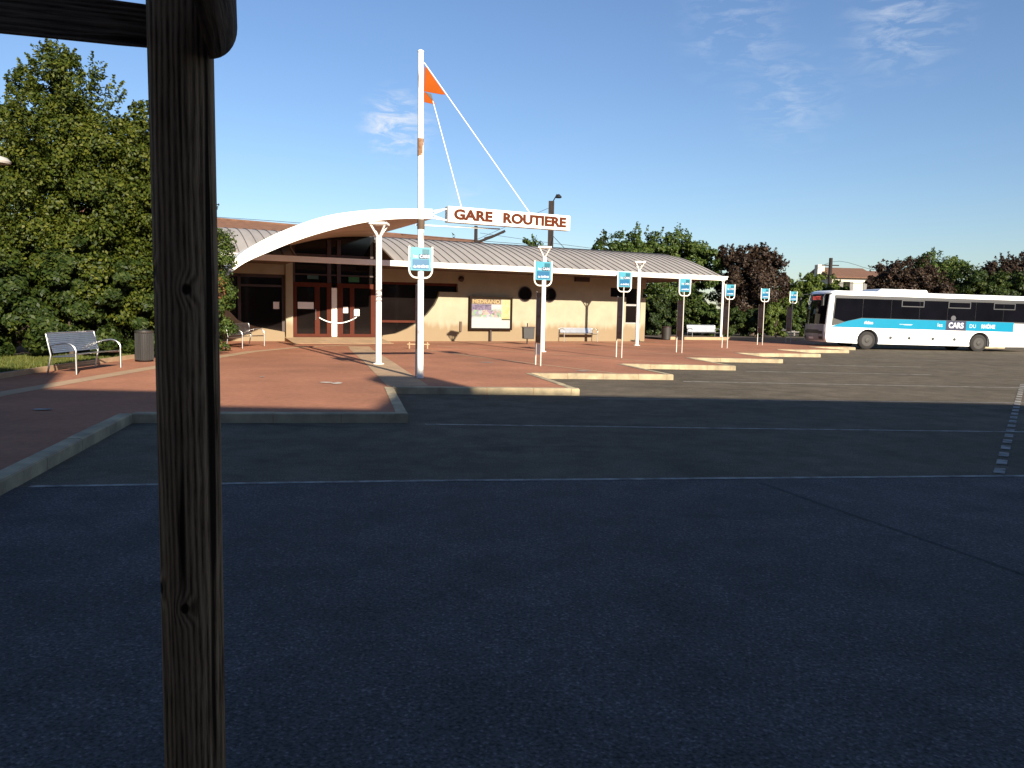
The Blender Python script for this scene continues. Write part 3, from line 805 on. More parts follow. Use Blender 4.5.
# ------------------------------------------------------------------ station building
st = empty('station_building', (-4.05, 38.0, 0), R(25.84))
tag(st, 'long low bus station with curved zinc roof, cream walls and arched white entrance canopy', 'building')
ZE, RISE, Y0, Y1 = 3.80, 1.53, -3.0, 3.6
def roof_z(y): return ZE + RISE * math.sin(math.pi / 2 * (y - Y0) / (Y1 - Y0))
US = (-22.0, -6.98, -2.78, 15.55)
rb = MB()
def vault(u0, u1, ya, yb, z_bot, k=22):
    prof = [(ya + (yb - ya) * i / k) for i in range(k + 1)]
    poly = [(y, roof_z(y)) for y in prof] + [(yb, z_bot), (ya, z_bot)]
    rb.prism(poly, u0, u1, 'x')
vault(US[0], US[1], Y0, 10.1, 3.62)
vault(US[2], US[3], Y0, 10.1, 3.62)
vault(US[1] + 0.002, US[2] - 0.002, 0.35, 10.1, 4.3)
rb.build('roof', M['zinc'], st, smooth=True)
sb = MB()
u = US[0] + 0.3
while u < US[3]:
    ya = 0.4 if US[1] < u < US[2] else Y0 + 0.02
    pts = [(ya + (9.9 - ya) * i / 20) for i in range(21)]
    for i in range(20):
        a, c = pts[i], pts[i + 1]
        sb.add([(u - .011, a, roof_z(a) - .02), (u + .011, a, roof_z(a) - .02), (u + .011, c, roof_z(c) - .02), (u - .011, c, roof_z(c) - .02),
                (u - .011, a, roof_z(a) + .035), (u + .011, a, roof_z(a) + .035), (u + .011, c, roof_z(c) + .035), (u - .011, c, roof_z(c) + .035)],
               [(4, 5, 6, 7), (0, 1, 5, 4), (1, 2, 6, 5), (2, 3, 7, 6), (3, 0, 4, 7)])
    u += 0.43
sb.build('roof_seams', M['seam'], st)
fb = MB(); fb.box(US[0], US[3] + 0.05, -3.16, -3.004, 3.55, 3.79); fb.box(US[3] + 0.004, US[3] + 0.28, -3.12, -2.9, 3.60, 3.74)
fb.build('fascia', M['white'], st, bevel=0.012)
so = MB(); so.box(US[2], US[3] - 0.01, -3.0, 10.0, 3.58, 3.618); so.box(US[0], US[1], -3.0, 10.0, 3.58, 3.618)
so.build('soffit', M['soffit'], st)
# right hand wall with the wave-shaped edge beside the big window
wv = [(-2.6, 0.10), (-2.42, 0.41), (-1.78, 0.50), (-1.2, 0.74), (-0.77, 0.98), (-0.21, 1.43), (0.19, 1.91), (0.36, 2.25), (0.44, 2.57), (1.41, 2.57), (1.40, 3.0), (-2.6, 2.97), (-2.6, 3.6), (12.75, 3.6), (12.75, 3.08), (10.40, 3.08), (10.40, 2.58), (11.43, 2.58), (11.43, 1.12), (12.40, 1.12), (12.40, 2.58), (12.75, 2.58), (12.75, 0.10)]
wl = MB(); wl.prism(wv, 0.0, 0.30, 'y'); wl.box(12.47, 12.75, 0.302, 10, 0.1, 3.57); wl.box(-22, 12.4, 9.7, 9.95, 0.1, 3.57)
wallo = wl.build('wall', M['wall'], st)
lw = [(-9.9, 0.10), (-22, 0.10), (-22, 3.6), (-6.97, 3.6), (-6.97, 3.12), (-9.35, 3.12), (-9.35, 1.45), (-9.0, 1.06), (-8.62, 0.89), (-8.07, 0.74), (-7.0, 0.55), (-6.97, 0.10)]
lb = MB(); lb.prism(lw, 0.0, 0.28, 'y')
lb.build('wall', M['wall'], st)
# low curved plinth at the foot of the left window
pl = MB(); pl.box(-6.96, -6.64, -0.12, 0.19, 0.10, 4.25); pl.build('pillar', M['wall'], st, bevel=0.02)
# glazing behind the openings
gl = MB(); gl.box(-2.7, 1.5, 0.22, 0.24, 0.1, 3.1)
wg = gl.build('window', M['glass'], st)
f = MB(); f.box(-2.6, 0.0, 0.14, 0.219, 1.03, 1.14); f.box(-2.6, 1.40, 0.14, 0.219, 2.86, 3.02); f.box(-0.75, -0.68, 0.15, 0.219, 1.15, 2.85); f.build('frame', M['redframe'], wg)
gl = MB(); gl.box(-9.4, -6.97, 0.20, 0.22, 0.5, 3.15); wg = gl.build('window', M['glass'], st)
f = MB(); f.box(-8.98, -8.85, 0.12, 0.199, 0.8, 3.1); f.box(-9.35, -6.97, 0.12, 0.199, 2.98, 3.11); f.box(-8.84, -7.1, 0.12, 0.199, 2.56, 2.66); f.box(-7.09, -6.97, 0.12, 0.199, 0.56, 2.97); f.build('frame', M['darkframe'], wg)
pp = MB(); pp.box(-7.46, -7.20, 0.185, 0.1985, 1.58, 1.90); pp.build('notice', M['paper'], wg)
gl = MB(); gl.box(10.3, 12.5, 0.20, 0.22, 1.05, 3.1); wg = gl.build('window', M['glass'], st)
f = MB(); f.box(11.43, 12.40, 0.10, 0.199, 1.12, 1.18); f.box(11.43, 12.40, 0.10, 0.199, 2.10, 2.2); f.box(11.43, 11.49, 0.10, 0.199, 1.19, 2.09); f.box(12.34, 12.40, 0.10, 0.199, 1.19, 2.09); f.build('frame', M['grey'], wg)
# two round windows
for uc in (5.14, 6.59):
    b = MB(); b.lathe([(0.40, 0.0), (0.40, -0.035), (0.355, -0.035), (0.355, -0.012)], 32, (uc, -0.001, 2.58), 'y')
    rw = b.build('round_window', M['darkframe'], st, smooth=True)
    b = MB(); b.lathe([(0.352, -0.016), (0.352, -0.022)], 32, (uc, -0.001, 2.58), 'y'); b.build('pane', M['glass'], rw)
b = MB(); b.box(8.08, 8.96, -0.14, -0.002, 3.33, 3.57); b.build('vent_box', M['darkframe'], st)
b = MB(); b.lathe([(0.14, 0), (0.14, -0.08), (0.09, -0.14), (0.03, -0.16)], 16, (1.56, -0.002, 3.23), 'y'); b.build('wall_lamp', M['darkframe'], st, smooth=True)
b = MB(); b.box(1.50, 1.60, -0.10, -0.002, 0.62, 1.12); b.build('wall_stub', M['soffit'], st)
# entrance: doors, posts, transom, tall upper glazing
ZD = 0.33
ramp = MB(); ramp.prism([(-2.4, 0.145), (0.3, ZD), (0.3, 0.1), (-2.4, 0.1)], -7.0, -2.62, 'x'); ramp.build('entrance_ramp', M['band'], st)
g = MB(); g.prism([(-9.25, 3.30), (-8.2, 3.80), (-6.82, 4.36), (-5.54, 4.74), (-4.28, 4.95), (-2.80, 5.04), (-2.80, 2.82), (-6.63, 2.82), (-6.63, 3.70), (-9.25, 3.70)][::1] if False else [(-6.63, 2.82), (-2.80, 2.82), (-2.80, 5.06), (-4.28, 4.97), (-5.54, 4.76), (-6.63, 4.45)], 0.20, 0.22, 'y')
ug = g.build('upper_glazing', M['glass'], st)
f = MB()
for a, c in ((-5.05, -4.87), (-4.60, -4.42)):
    f.box(a, c, 0.08, 0.199, 2.83, 4.80)
f.box(-6.63, -6.50, 0.10, 0.199, 2.83, 4.44); f.box(-2.80, -2.62, 0.10, 0.199, 2.83, 4.93)
f.box(-6.49, -2.81, 0.12, 0.199, 4.02, 4.12); f.box(-6.49, -2.81, 0.11, 0.199, 3.15, 3.22)
f.build('mullions', M['darkframe'], ug)
b = MB(); b.box(-5.95, -5.45, 0.10, 0.198, 2.98, 3.14); b.build('board', M['bluegrey'], ug)
b = MB(); b.box(-4.05, -3.55, 0.10, 0.197, 2.90, 3.14); b.build('board', M['green'], ug)
for (x0, x1, gs) in ((-6.63, -4.87, ((-6.45, -5.64), (-5.41, -5.09))), (-4.60, -2.62, ((-4.34, -4.01), (-3.80, -3.01)))):
    f = MB()
    xs = [x0] + [v for p_ in gs for v in p_] + [x1]
    for i in range(0, len(xs), 2):
        f.box(xs[i], xs[i + 1], 0.02, 0.16, ZD, 2.82)
    for a, c in gs:
        f.box(a, c, 0.025, 0.155, ZD, ZD + 0.14); f.box(a, c, 0.025, 0.155, 2.62, 2.815)
    dr = f.build('door', M['redframe'], st)
    for a, c in gs:
        g = MB(); g.box(a, c, 0.08, 0.10, ZD + 0.14, 2.62); g.build('pane', M['glass'], dr)
    h = MB(); hx = xs[2] + 0.03 if x0 < -5 else xs[3] - 0.05
    h.tube([(hx, -0.04, 1.1), (hx, -0.04, 1.6)], 0.018, 8); h.build('handle', M['steel'], dr)
for (a, c, z0, z1) in ((-6.40, -5.68, 1.61, 1.92), (-4.32, -4.09, 1.45, 1.74), (-3.79, -3.55, 1.32, 1.64)):
    b = MB(); b.box(a, c, 0.068, 0.078, z0, z1); b.build('notice', M['paper'], st)
b = MB(); b.box(-4.86, -4.61, 0.05, 0.14, ZD + 0.02, 2.60); b.build('white_panel', M['white'], st)
b = MB()
pts = []
for i in range(17):
    t = i / 16
    pts.append((-5.45 + 1.75 * t, -0.03, 1.22 - 0.27 * 4 * t * (1 - t) + 0.05 * t))
for i in range(16):
    p, q = pts[i], pts[i + 1]
    b.add([(p[0], p[1], p[2] - .024), (q[0], q[1], q[2] - .024), (q[0], q[1], q[2] + .024), (p[0], p[1], p[2] + .024),
           (p[0], p[1] + .004, p[2] - .024), (q[0], q[1] + .004, q[2] - .024), (q[0], q[1] + .004, q[2] + .024), (p[0], p[1] + .004, p[2] + .024)],
          [(0, 1, 2, 3), (7, 6, 5, 4), (0, 4, 5, 1), (3, 2, 6, 7)])
tag(b.build('barrier_tape', M['paper']), 'sagging white tape strung across the two entrance doors', 'tape')
bt = bpy.data.objects['barrier_tape']; bt.location = st.location; bt.rotation_euler = st.rotation_euler
b = MB(); b.prism([(Y0, 3.62)] + [(Y0 + 3.1 * i / 10, roof_z(Y0 + 3.1 * i / 10) - 0.004) for i in range(11)] + [(0.1, 3.62)], US[2] - 0.08, US[2] - 0.003, 'x'); b.build('verge', M['soffit'], st)
# entrance canopy: a half barrel vault that springs from the ground at the left and ends at its crown, run out square to the front
ca, sa = math.cos(R(25.84)), math.sin(R(25.84))
def w2l(x, y): x, y = x + 4.05, y - 38.0; return (x * ca + y * sa, -x * sa + y * ca)
def catmull(P, n):
    P = [Vector(p) for p in P]; out = []
    for i in range(len(P) - 1):
        p0 = P[max(i - 1, 0)]; p1 = P[i]; p2 = P[i + 1]; p3 = P[min(i + 2, len(P) - 1)]
        for j in range(n):
            t = j / n
            out.append(0.5 * ((2 * p1) + (p2 - p0) * t + (2 * p0 - 5 * p1 + 4 * p2 - p3) * t * t + (3 * p1 - p0 - 3 * p2 + p3) * t ** 3))
    out.append(P[-1]); return out
CT = [(-11.75, 0.14), (-11.35, 1.1), (-10.85, 2.15), (-10.15, 3.06), (-9.67, 3.54), (-8.86, 4.06), (-7.85, 4.55), (-6.82, 4.93), (-5.58, 5.19), (-4.28, 5.35), (-2.98, 5.43)]
CB = [(-11.55, 0.14), (-11.15, 1.05), (-10.72, 1.95), (-10.19, 2.70), (-9.68, 3.14), (-8.86, 3.56), (-7.86, 4.02), (-6.82, 4.40), (-5.54, 4.77), (-4.28, 4.98), (-2.98, 5.07)]
ct_ = [(p.x, p.y) for p in catmull([(u_, z, 0) for u_, z in CT], 5)]
cb_ = [(p.x, p.y) for p in catmull([(u_, z, 0) for u_, z in CB], 5)]
nF = len(ct_); YF, YB = -8.35, 2.4
def strip_uv(b, A, ya, B, yb):
    k = len(A)
    b.add([(p[0], ya, p[1]) for p in A] + [(p[0], yb, p[1]) for p in B], [(i, i + 1, k + i + 1, k + i) for i in range(k - 1)])
b = MB(); strip_uv(b, ct_, YF, ct_, YB); can = b.build('canopy', M['white'], st, smooth=True)
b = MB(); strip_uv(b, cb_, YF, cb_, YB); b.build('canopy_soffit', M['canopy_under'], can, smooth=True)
b = MB(); strip_uv(b, ct_, YF, cb_, YF); strip_uv(b, ct_, YB, cb_, YB)
e0, e1 = ct_[-1], cb_[-1]
b.add([(e0[0], YF, e0[1]), (e1[0], YF, e1[1]), (e1[0], YB, e1[1]), (e0[0], YB, e0[1])], [(0, 1, 2, 3)])
b.build('canopy_fascia', M['white'], can)

# ------------------------------------------------------------------ white columns with funnel heads
CG = "white columns with funnel heads along the platform"
def column(x, y, h, label):
    root = empty('white_column', (x, y, PZ)); tag(root, label, 'column', CG)
    b = MB(); b.tube([(0, 0, 0), (0, 0, h - 0.38)], 0.085, 18); b.build('shaft', M['white'], root, smooth=True)
    b = MB(); b.lathe([(0.16, 0), (0.16, 0.02), (0.10, 0.03)], 18); b.build('base_plate', M['white'], root, smooth=True)
    b = MB()
    for sx, sy in ((1, 1), (1, -1), (-1, 1), (-1, -1)):
        b.tube([(0, 0, h - 0.42), (sx * 0.20, sy * 0.20, h - 0.05)], 0.028, 8)
    b.build('bracket', M['white'], root, smooth=True)
    b = MB(); b.box(-0.26, 0.26, -0.26, 0.26, h - 0.05, h + 0.02); b.build('head_plate', M['white'], root, bevel=0.01)
column(-3.81, 21.85, 3.94, 'white column standing alone in front of the arched entrance canopy')
column(1.16, 30.2, 4.05, 'white column partly hidden behind the second bus stop sign, in front of the roof')
column(6.06, 37.69, 4.05, 'white column in front of the dark window at the end of the station wall')
column(14.0, 52.0, 4.1, 'farthest white column, under the right tip of the roof')

# ------------------------------------------------------------------ mast, flag, cables, big sign
ms = empty('mast', (-2.12, 17.68, PZ))
tag(ms, 'tall white rust-streaked mast in front of the canopy, with orange pennant', 'mast')
b = MB(); b.tube([(0, 0, 0), (-0.015, 0, 3.5), (-0.05, 0, 7.25)], [0.075, 0.072, 0.062], 18); b.build('pole', M['rust'], ms, smooth=True)
b = MB(); b.tube([(-0.034, 0, 5.0), (-0.036, 0, 5.38)], 0.071, 18); b.build('rust_patch', M['rustpatch'], ms, smooth=True)
b = MB(); b.lathe([(0.08, 0), (0.085, 0.02), (0.085, 0.20), (0.08, 0.22)], 18, (-0.012, 0, 3.38)); b.build('collar', M['soffit'], ms, smooth=True)
b = MB(); b.lathe([(0.07, 0), (0.075, 0.03), (0.03, 0.06)], 14, (-0.05, 0, 7.24)); b.build('cap', M['white'], ms, smooth=True)
def along(s_, z): return (s_ * ca, s_ * sa, z - PZ)
def plate(name, poly, m, off=0.0):
    b = MB()
    n = len(poly)
    o1 = Vector((sa, -ca, 0)) * (0.006 + off); o2 = Vector((sa, -ca, 0)) * (-0.006 + off)
    P = [Vector(along(*q)) for q in poly]
    b.add([p + o1 for p in P] + [p + o2 for p in P], [tuple(range(n)), tuple(range(2 * n - 1, n - 1, -1))] + [(i, (i + 1) % n, (i + 1) % n + n, i + n) for i in range(n)])
    return b.build(name, m, ms)
plate('pennant', [(0.05, 7.09), (0.10, 7.06), (0.54, 6.55), (0.46, 6.54), (0.03, 6.55)], M['orange'])
plate('pennant', [(0.03, 6.535), (0.17, 6.52), (0.30, 6.30), (0.04, 6.32)], M['orange'])
plate('pennant_mark', [(0.06, 6.532), (0.20, 6.515), (0.255, 6.36)], M['black'], 0.008)
b = MB(); b.tube([along(0.03, 7.17), along(2.72, 4.10)], 0.012, 6); b.build('stay_cable', M['white'], ms)
b = MB(); b.tube([along(0.24, 6.38), along(0.96, 4.10)], 0.011, 6); b.build('stay_cable', M['white'], ms)

gs = empty('overhead_sign', (-2.12, 17.68, 0), R(25.84))
tag(gs, 'long white box sign reading GARE ROUTIERE, held out from the mast', 'sign')
b = MB(); b.box(0.60, 3.81, -0.10, 0.10, 3.715, 4.075); b.build('sign_box', M['white'], gs, bevel=0.01)
b = MB()
for z in (3.76, 4.02):
    b.tube([(0.06, 0, 3.90 if z > 3.9 else 3.80), (0.62, 0, z)], 0.018, 8)
b.tube([(0.10, 0, 3.80), (0.60, 0, 4.02)], 0.014, 8); b.tube([(0.10, 0, 3.90), (0.60, 0, 3.76)], 0.014, 8)
b.tube([(-0.12, 0.10, 3.62), (2.0, 0.10, 3.66)], 0.016, 8)
b.build('support_arm', M['white'], gs)
text_mesh('lettering', 'GARE', 0.305, M['letter'], gs, (1.225, -0.108, 3.892), (R(90), 0, 0), 0.008, 0.014, 1.26)
text_mesh('lettering', 'ROUTIERE', 0.305, M['letter'], gs, (2.83, -0.108, 3.892), (R(90), 0, 0), 0.008, 0.014, 1.22)

# ------------------------------------------------------------------ bus stop signs
def stop_panel(root, zb, W=0.56, hh=0.52):
    """flat blue stop panel in a white U-shaped tube frame; zb = bottom of panel; faces local -y"""
    pn = MB(); pn.box(-W / 2 + 0.03, W / 2 - 0.03, -0.012, 0.012, zb, zb + hh)
    p = pn.build('sign_panel', M['cyan'], root)
    b = MB()
    b.box(0.035, W / 2 - 0.07, -0.018, -0.0125, zb + hh - 0.15, zb + hh - 0.04)
    b.build('teal_square', M['teal'], p)
    b = MB(); b.box(-0.04, W / 2 - 0.075, -0.018, -0.0125, zb + 0.265, zb + 0.365); b.build('name_box', M['navy'], p)
    b = MB(); b.box(-W / 2 + 0.075, W / 2 - 0.075, -0.018, -0.0125, zb + 0.035, zb + 0.25); b.build('blue_field', M['panelblue'], p)
    text_mesh('lettering', 'les', 0.10, M['signwhite'], p, (-0.125, -0.02, zb + 0.315), (R(90), 0, 0), 0.002, 0.002)
    text_mesh('lettering', 'CARS', 0.095, M['signwhite'], p, (0.085, -0.0205, zb + 0.315), (R(90), 0, 0), 0.002, 0.003)
    text_mesh('lettering', 'du RHÔNE', 0.075, M['signwhite'], p, (0, -0.0205, zb + 0.088), (R(90), 0, 0), 0.002, 0.003)
    b = MB()
    w2 = W / 2; rr = 0.16
    pts = [(-w2, 0, zb + hh + 0.02), (-w2, 0, zb + 0.02)]
    for i in range(1, 9):
        a = math.pi + (math.pi / 2) * i / 8
        pts.append((-w2 + rr + rr * math.cos(a), 0, zb + 0.02 + rr * math.sin(a) * 1.15))
    mir = [(-x, y, z) for x, y, z in reversed(pts)]
    b.tube(pts + mir, 0.022, 8)
    b.build('frame', M['white'], root, smooth=True)

def board_parts(root, ang, white_sheet=False):
    """narrow timetable board, edge on to the kerb, between the stop post and a short post"""
    d = Vector((math.cos(ang), math.sin(ang)))
    n = Vector((-d.y, d.x)) * 0.02
    q = [d * 0.05 + n, d * 0.46 + n, d * 0.46 - n, d * 0.05 - n]
    b = MB(); b.prism([(v.x, v.y) for v in q], 0.66, 2.12, 'z'); bo = b.build('timetable_board', M['board'], root)
    b = MB(); b.tube([(d.x * 0.48, d.y * 0.48, 0), (d.x * 0.48, d.y * 0.48, 2.16)], 0.022, 8); b.build('short_post', M['post'], root, smooth=True)
    n2 = n * 1.15
    q = [d * 0.10 + n2, d * 0.41 + n2, d * 0.41 - n2, d * 0.10 - n2]
    b = MB()
    b.prism([(v.x, v.y) for v in q], 0.9, 1.40, 'z'); b.prism([(v.x, v.y) for v in q], 1.46, 1.98, 'z'); b.build('timetable', M['housegrey'], bo)
    if white_sheet:
        n3 = n * 0.4
        q = [d * 0.12 + n3, d * 0.40 + n3, d * 0.40 - n3, d * 0.12 - n3]
        b = MB(); b.prism([(v.x, v.y) for v in q], 0.32, 0.64, 'z'); b.build('notice', M['paper'], root)

SG = "blue bus stop signs on the bay points"
BA = math.atan2(0.954, -0.30) - R(25.84)
ps = empty('bus_stop_sign', (-2.12, 17.60, PZ), R(20)); tag(ps, 'blue and white stop panel fixed to the tall mast, nearest of the stop signs', 'bus stop sign', SG)
stop_panel(ps, 2.45, 0.53, 0.52)
board_parts(ps, math.atan2(0.954, -0.30) - R(20))
stops = [(0.83, 22.33), (3.85, 27.07), (6.9, 31.34), (10.2, 36.6), (13.35, 41.2), (16.3, 45.2)]
labs = ['blue stop sign with white sheet at its foot, before the round windows',
        'blue stop sign in front of the dark window at the end of the station wall',
        'blue stop sign in front of the white bench on the far bed',
        'blue stop sign just right of the roof tip, beside the farthest column',
        'blue stop sign against the middle of the purple plum tree',
        'farthest blue stop sign, beside the nose of the bus']
root = None
for i, (x, y) in enumerate(stops):
    if i < 2:
        root = empty('bus_stop_sign', (x, y, PZ), R(25.84))
        stop_panel(root, 2.48)
        b = MB(); b.tube([(0.0, 0.03, 0), (0.0, 0.03, 3.0)], 0.023, 10); b.build('post', M['post'], root, smooth=True)
        board_parts(root, BA, white_sheet=(i == 0))
        r_ = root
    else:
        r_ = copy_tree(root); r_.location = (x, y, PZ)
    tag(r_, labs[i], 'bus stop sign', SG)

# ------------------------------------------------------------------ benches, bins, poster case, low rail
BG = "steel mesh benches with looped arms"
def make_bench():
    root = empty('bench', (0, 0, 0))
    b = MB(); L2 = 1.0
    # slatted steel sheet: many thin bars
    def sheet_bars(y0, z0, y1, z1, k):
        for i in range(k):
            t0 = i / k; t1 = (i + 0.82) / k
            a = Vector((0, y0 + (y1 - y0) * t0, z0 + (z1 - z0) * t0)); c = Vector((0, y0 + (y1 - y0) * t1, z0 + (z1 - z0) * t1))
            nn = Vector((0, -(z1 - z0), (y1 - y0))).normalized() * 0.006
            b.add([(-L2, *(a + nn).yz), (L2, *(a + nn).yz), (L2, *(c + nn).yz), (-L2, *(c + nn).yz), (-L2, *(a - nn).yz), (L2, *(a - nn).yz), (L2, *(c - nn).yz), (-L2, *(c - nn).yz)],
                  [(0, 1, 2, 3), (7, 6, 5, 4), (0, 4, 5, 1), (2, 6, 7, 3), (0, 3, 7, 4), (1, 5, 6, 2)])
    sheet_bars(-0.28, 0.43, 0.16, 0.40, 9)
    b.build('seat', M['steel'], root)
    b = MB()
    sheet_bars(0.20, 0.46, 0.33, 0.88, 10)
    b.tube([(-L2, 0.335, 0.89), (L2, 0.335, 0.89)], 0.018, 8)
    b.build('backrest', M['steel'], root)
    for sx in (-1, 1):
        x = sx * (L2 + 0.03)
        b = MB(); b.tube([(x, -0.30, 0), (x, -0.30, 0.45)], 0.022, 8); b.build('leg', M['steel'], root, smooth=True)
        b = MB(); b.tube([(x, 0.32, 0), (x, 0.24, 0.42), (x, 0.33, 0.88)], 0.022, 8); b.build('leg', M['steel'], root, smooth=True)
        b = MB()
        pts = [(x, -0.30, 0.45)]
        for i in range(0, 9):
            a = math.pi - math.pi * 0.60 * i / 8
            pts.append((x, -0.07 + 0.235 * math.cos(a), 0.50 + 0.19 * math.sin(a)))
        pts += [(x, 0.12, 0.66), (x, 0.26, 0.62)]
        b.tube(pts, 0.022, 8); b.build('armrest', M['steel'], root, smooth=True)
        b = MB(); b.tube([(x, -0.30, 0.40), (x, 0.19, 0.38)], 0.016, 8); b.build('seat_rail', M['steel'], root)
    return root
bn = make_bench()
blist = [((-9.90, 17.85, PZ), R(92), 'steel bench on the grass edge in front of the left trees, nearest bench'),
         ((-10.15, 29.3, PZ), R(86), 'steel bench beside the clipped hedge, left of the entrance'),
         ((3.50, 41.35, PZ), R(25.84), 'steel bench with bright back against the cream wall, right of the poster'),
         ((12.1, 49.0, PZ - 0.0), R(20), 'farthest steel bench with bright back, at the planting bed under the roof end')]
for i, (loc, rz, lab) in enumerate(blist):
    r_ = bn if i == 0 else copy_tree(bn)
    r_.location = loc; r_.rotation_euler = (0, 0, rz)
    tag(r_, lab, 'bench', BG)

rb_ = empty('litter_bin', (-10.08, 21.05, PZ)); tag(rb_, 'round brushed steel litter bin on the paving behind the timber post', 'litter bin')
b = MB()
for j in range(30):
    a = 2 * math.pi * j / 30
    b.tube([(0.22 * math.cos(a), 0.22 * math.sin(a), 0.05), (0.22 * math.cos(a), 0.22 * math.sin(a), 0.78)], 0.017, 6)
b.build('slats', M['binsteel'], rb_)
b = MB(); b.lathe([(0.19, 0.02), (0.20, 0.04), (0.20, 0.76), (0.18, 0.78)], 24); b.build('liner', M['bindark'], rb_, smooth=True)
b = MB(); b.lathe([(0.235, 0.78), (0.245, 0.80), (0.245, 0.84), (0.15, 0.86), (0.14, 0.84)], 24); b.build('rim', M['binsteel'], rb_, smooth=True)

lb2 = empty('litter_bin', (0.72, 36.6, PZ), R(10)); tag(lb2, 'dark square litter bin on a stub post behind the second stop sign', 'litter bin')
b = MB(); b.prism([(-0.25, 0.26), (0.25, 0.26), (0.27, 0.78), (-0.27, 0.78)], -0.2, 0.2, 'y'); b.build('bin_body', M['bindark'], lb2, bevel=0.02)
b = MB(); b.tube([(0, 0.23, 0), (0, 0.23, 1.0)], 0.03, 8); b.build('post', M['bindark'], lb2)
b = MB(); b.box(-0.29, 0.29, -0.22, 0.22, 0.781, 0.83); b.build('lid', M['darkframe'], lb2, bevel=0.01)
lb3 = empty('litter_bin', (9.25, 46.6, PZ)); tag(lb3, 'dark round litter bin left of the farthest bench', 'litter bin')
b = MB(); b.lathe([(0.24, 0), (0.27, 0.03), (0.29, 0.72), (0.27, 0.74)], 20); b.build('bin_body', M['bindark'], lb3, smooth=True)
b = MB(); b.lathe([(0.30, 0.741), (0.30, 0.79), (0.16, 0.82)], 20); b.build('lid', M['darkframe'], lb3, smooth=True)

pc = empty('poster_case', (-4.05 + 3.15 * ca + 0.16 * sa, 38.0 + 3.15 * sa - 0.16 * ca, PZ), R(25.84))
tag(pc, 'dark framed poster case with a circus poster, standing before the cream wall', 'poster case')
b = MB()
b.box(-1.19, 1.19, -0.05, 0.05, 2.13, 2.25); b.box(-1.19, 1.19, -0.05, 0.05, 0.57, 0.67); b.box(-1.19, -1.07, -0.05, 0.05, 0.671, 2.129); b.box(1.07, 1.19, -0.05, 0.05, 0.671, 2.129)
b.build('frame', mat('poster_frame', (0.014, 0.008, 0.005), rough=0.9, spec=0.1), pc)
b = MB(); b.box(-0.05, 0.05, -0.03, 0.03, 0, 0.589); b.build('leg', M['darkframe'], pc)
b = MB(); b.box(-1.079, 1.079, -0.02, 0.02, 0.661, 2.139)
PM = bpy.data.materials.new('circus_poster'); PM.use_nodes = True
t = PM.node_tree; pb_ = t.nodes['Principled BSDF']; pb_.inputs['Roughness'].default_value = 0.5
tc_ = nd(t, 'ShaderNodeTexCoord'); sp_ = nd(t, 'ShaderNodeSeparateXYZ'); t.links.new(tc_.outputs['Object'], sp_.inputs[0])
vr = nd(t, 'ShaderNodeTexVoronoi'); vr.inputs['Scale'].default_value = 8.0; t.links.new(tc_.outputs['Object'], vr.inputs['Vector'])
hs = nd(t, 'ShaderNodeHueSaturation'); hs.inputs['Saturation'].default_value = 0.6; hs.inputs['Value'].default_value = 0.26; t.links.new(vr.outputs['Color'], hs.inputs['Color'])
mz = nd(t, 'ShaderNodeMapRange', interpolation_type='SMOOTHSTEP'); mz.inputs[1].default_value = 0.22; mz.inputs[2].default_value = 0.0; mz.inputs[3].default_value = 0.75; mz.inputs[4].default_value = 0.0
zz = nd(t, 'ShaderNodeMath', operation='SUBTRACT'); zz.inputs[1].default_value = 1.42; t.links.new(sp_.outputs[2], zz.inputs[0])
ab = nd(t, 'ShaderNodeMath', operation='ABSOLUTE'); t.links.new(zz.outputs[0], ab.inputs[0]); t.links.new(ab.outputs[0], mz.inputs[0])
mz.inputs[1].default_value = 0.30; mz.inputs[2].default_value = 0.12; mz.inputs[3].default_value = 0.0; mz.inputs[4].default_value = 0.85
mxp = nd(t, 'ShaderNodeMixRGB'); mxp.inputs[1].default_value = (0.31, 0.305, 0.30, 1); t.links.new(mz.outputs[0], mxp.inputs[0]); t.links.new(hs.outputs[0], mxp.inputs[2]); t.links.new(mxp.outputs[0], pb_.inputs['Base Color'])
po = b.build('poster', PM, pc)
b = MB(); b.box(-1.05, 0.02, -0.024, -0.0205, 1.58, 1.86); b.build('purple_band', mat('poster_purple', (0.025, 0.018, 0.05), scale=9, col2=(0.16, 0.12, 0.18)), po)
b = MB(); b.box(0.58, 1.07, -0.024, -0.0205, 1.12, 2.13); b.build('yellow_sheet', mat('poster_yellow', (0.30, 0.25, 0.08), scale=4, col2=(0.32, 0.30, 0.20)), po)
b = MB(); b.box(0.60, 1.06, -0.028, -0.0245, 1.08, 1.14); b.build('dark_strip', mat('poster_olive', (0.035, 0.03, 0.006)), po)
b = MB(); b.box(-1.06, 0.56, -0.0235, -0.0205, 1.87, 2.125); b.build('title_band', mat('poster_title_ground', (0.05, 0.03, 0.018), scale=3, col2=(0.16, 0.11, 0.08)), po)
text_mesh('lettering', 'MEDRANO', 0.27, mat('poster_gold', (0.30, 0.22, 0.09)), po, (-0.27, -0.027, 1.995), (R(90), 0, 0), 0.002, 0.006, 1.15)

lr = empty('low_rail', (-3.75, 30.6, PZ), R(12)); tag(lr, 'low pale metal rail on two short posts, seen beside the foot of the mast', 'rail')
b = MB(); b.tube([(-0.36, 0, 0), (-0.36, 0, 0.26)], 0.03, 8); b.build('post', M['band'], lr)
b = MB(); b.tube([(0.36, 0, 0), (0.36, 0, 0.26)], 0.03, 8); b.build('post', M['band'], lr)
b = MB(); b.tube([(-0.44, 0, 0.17), (0.44, 0, 0.17)], 0.03, 8); b.build('bar', M['band'], lr)

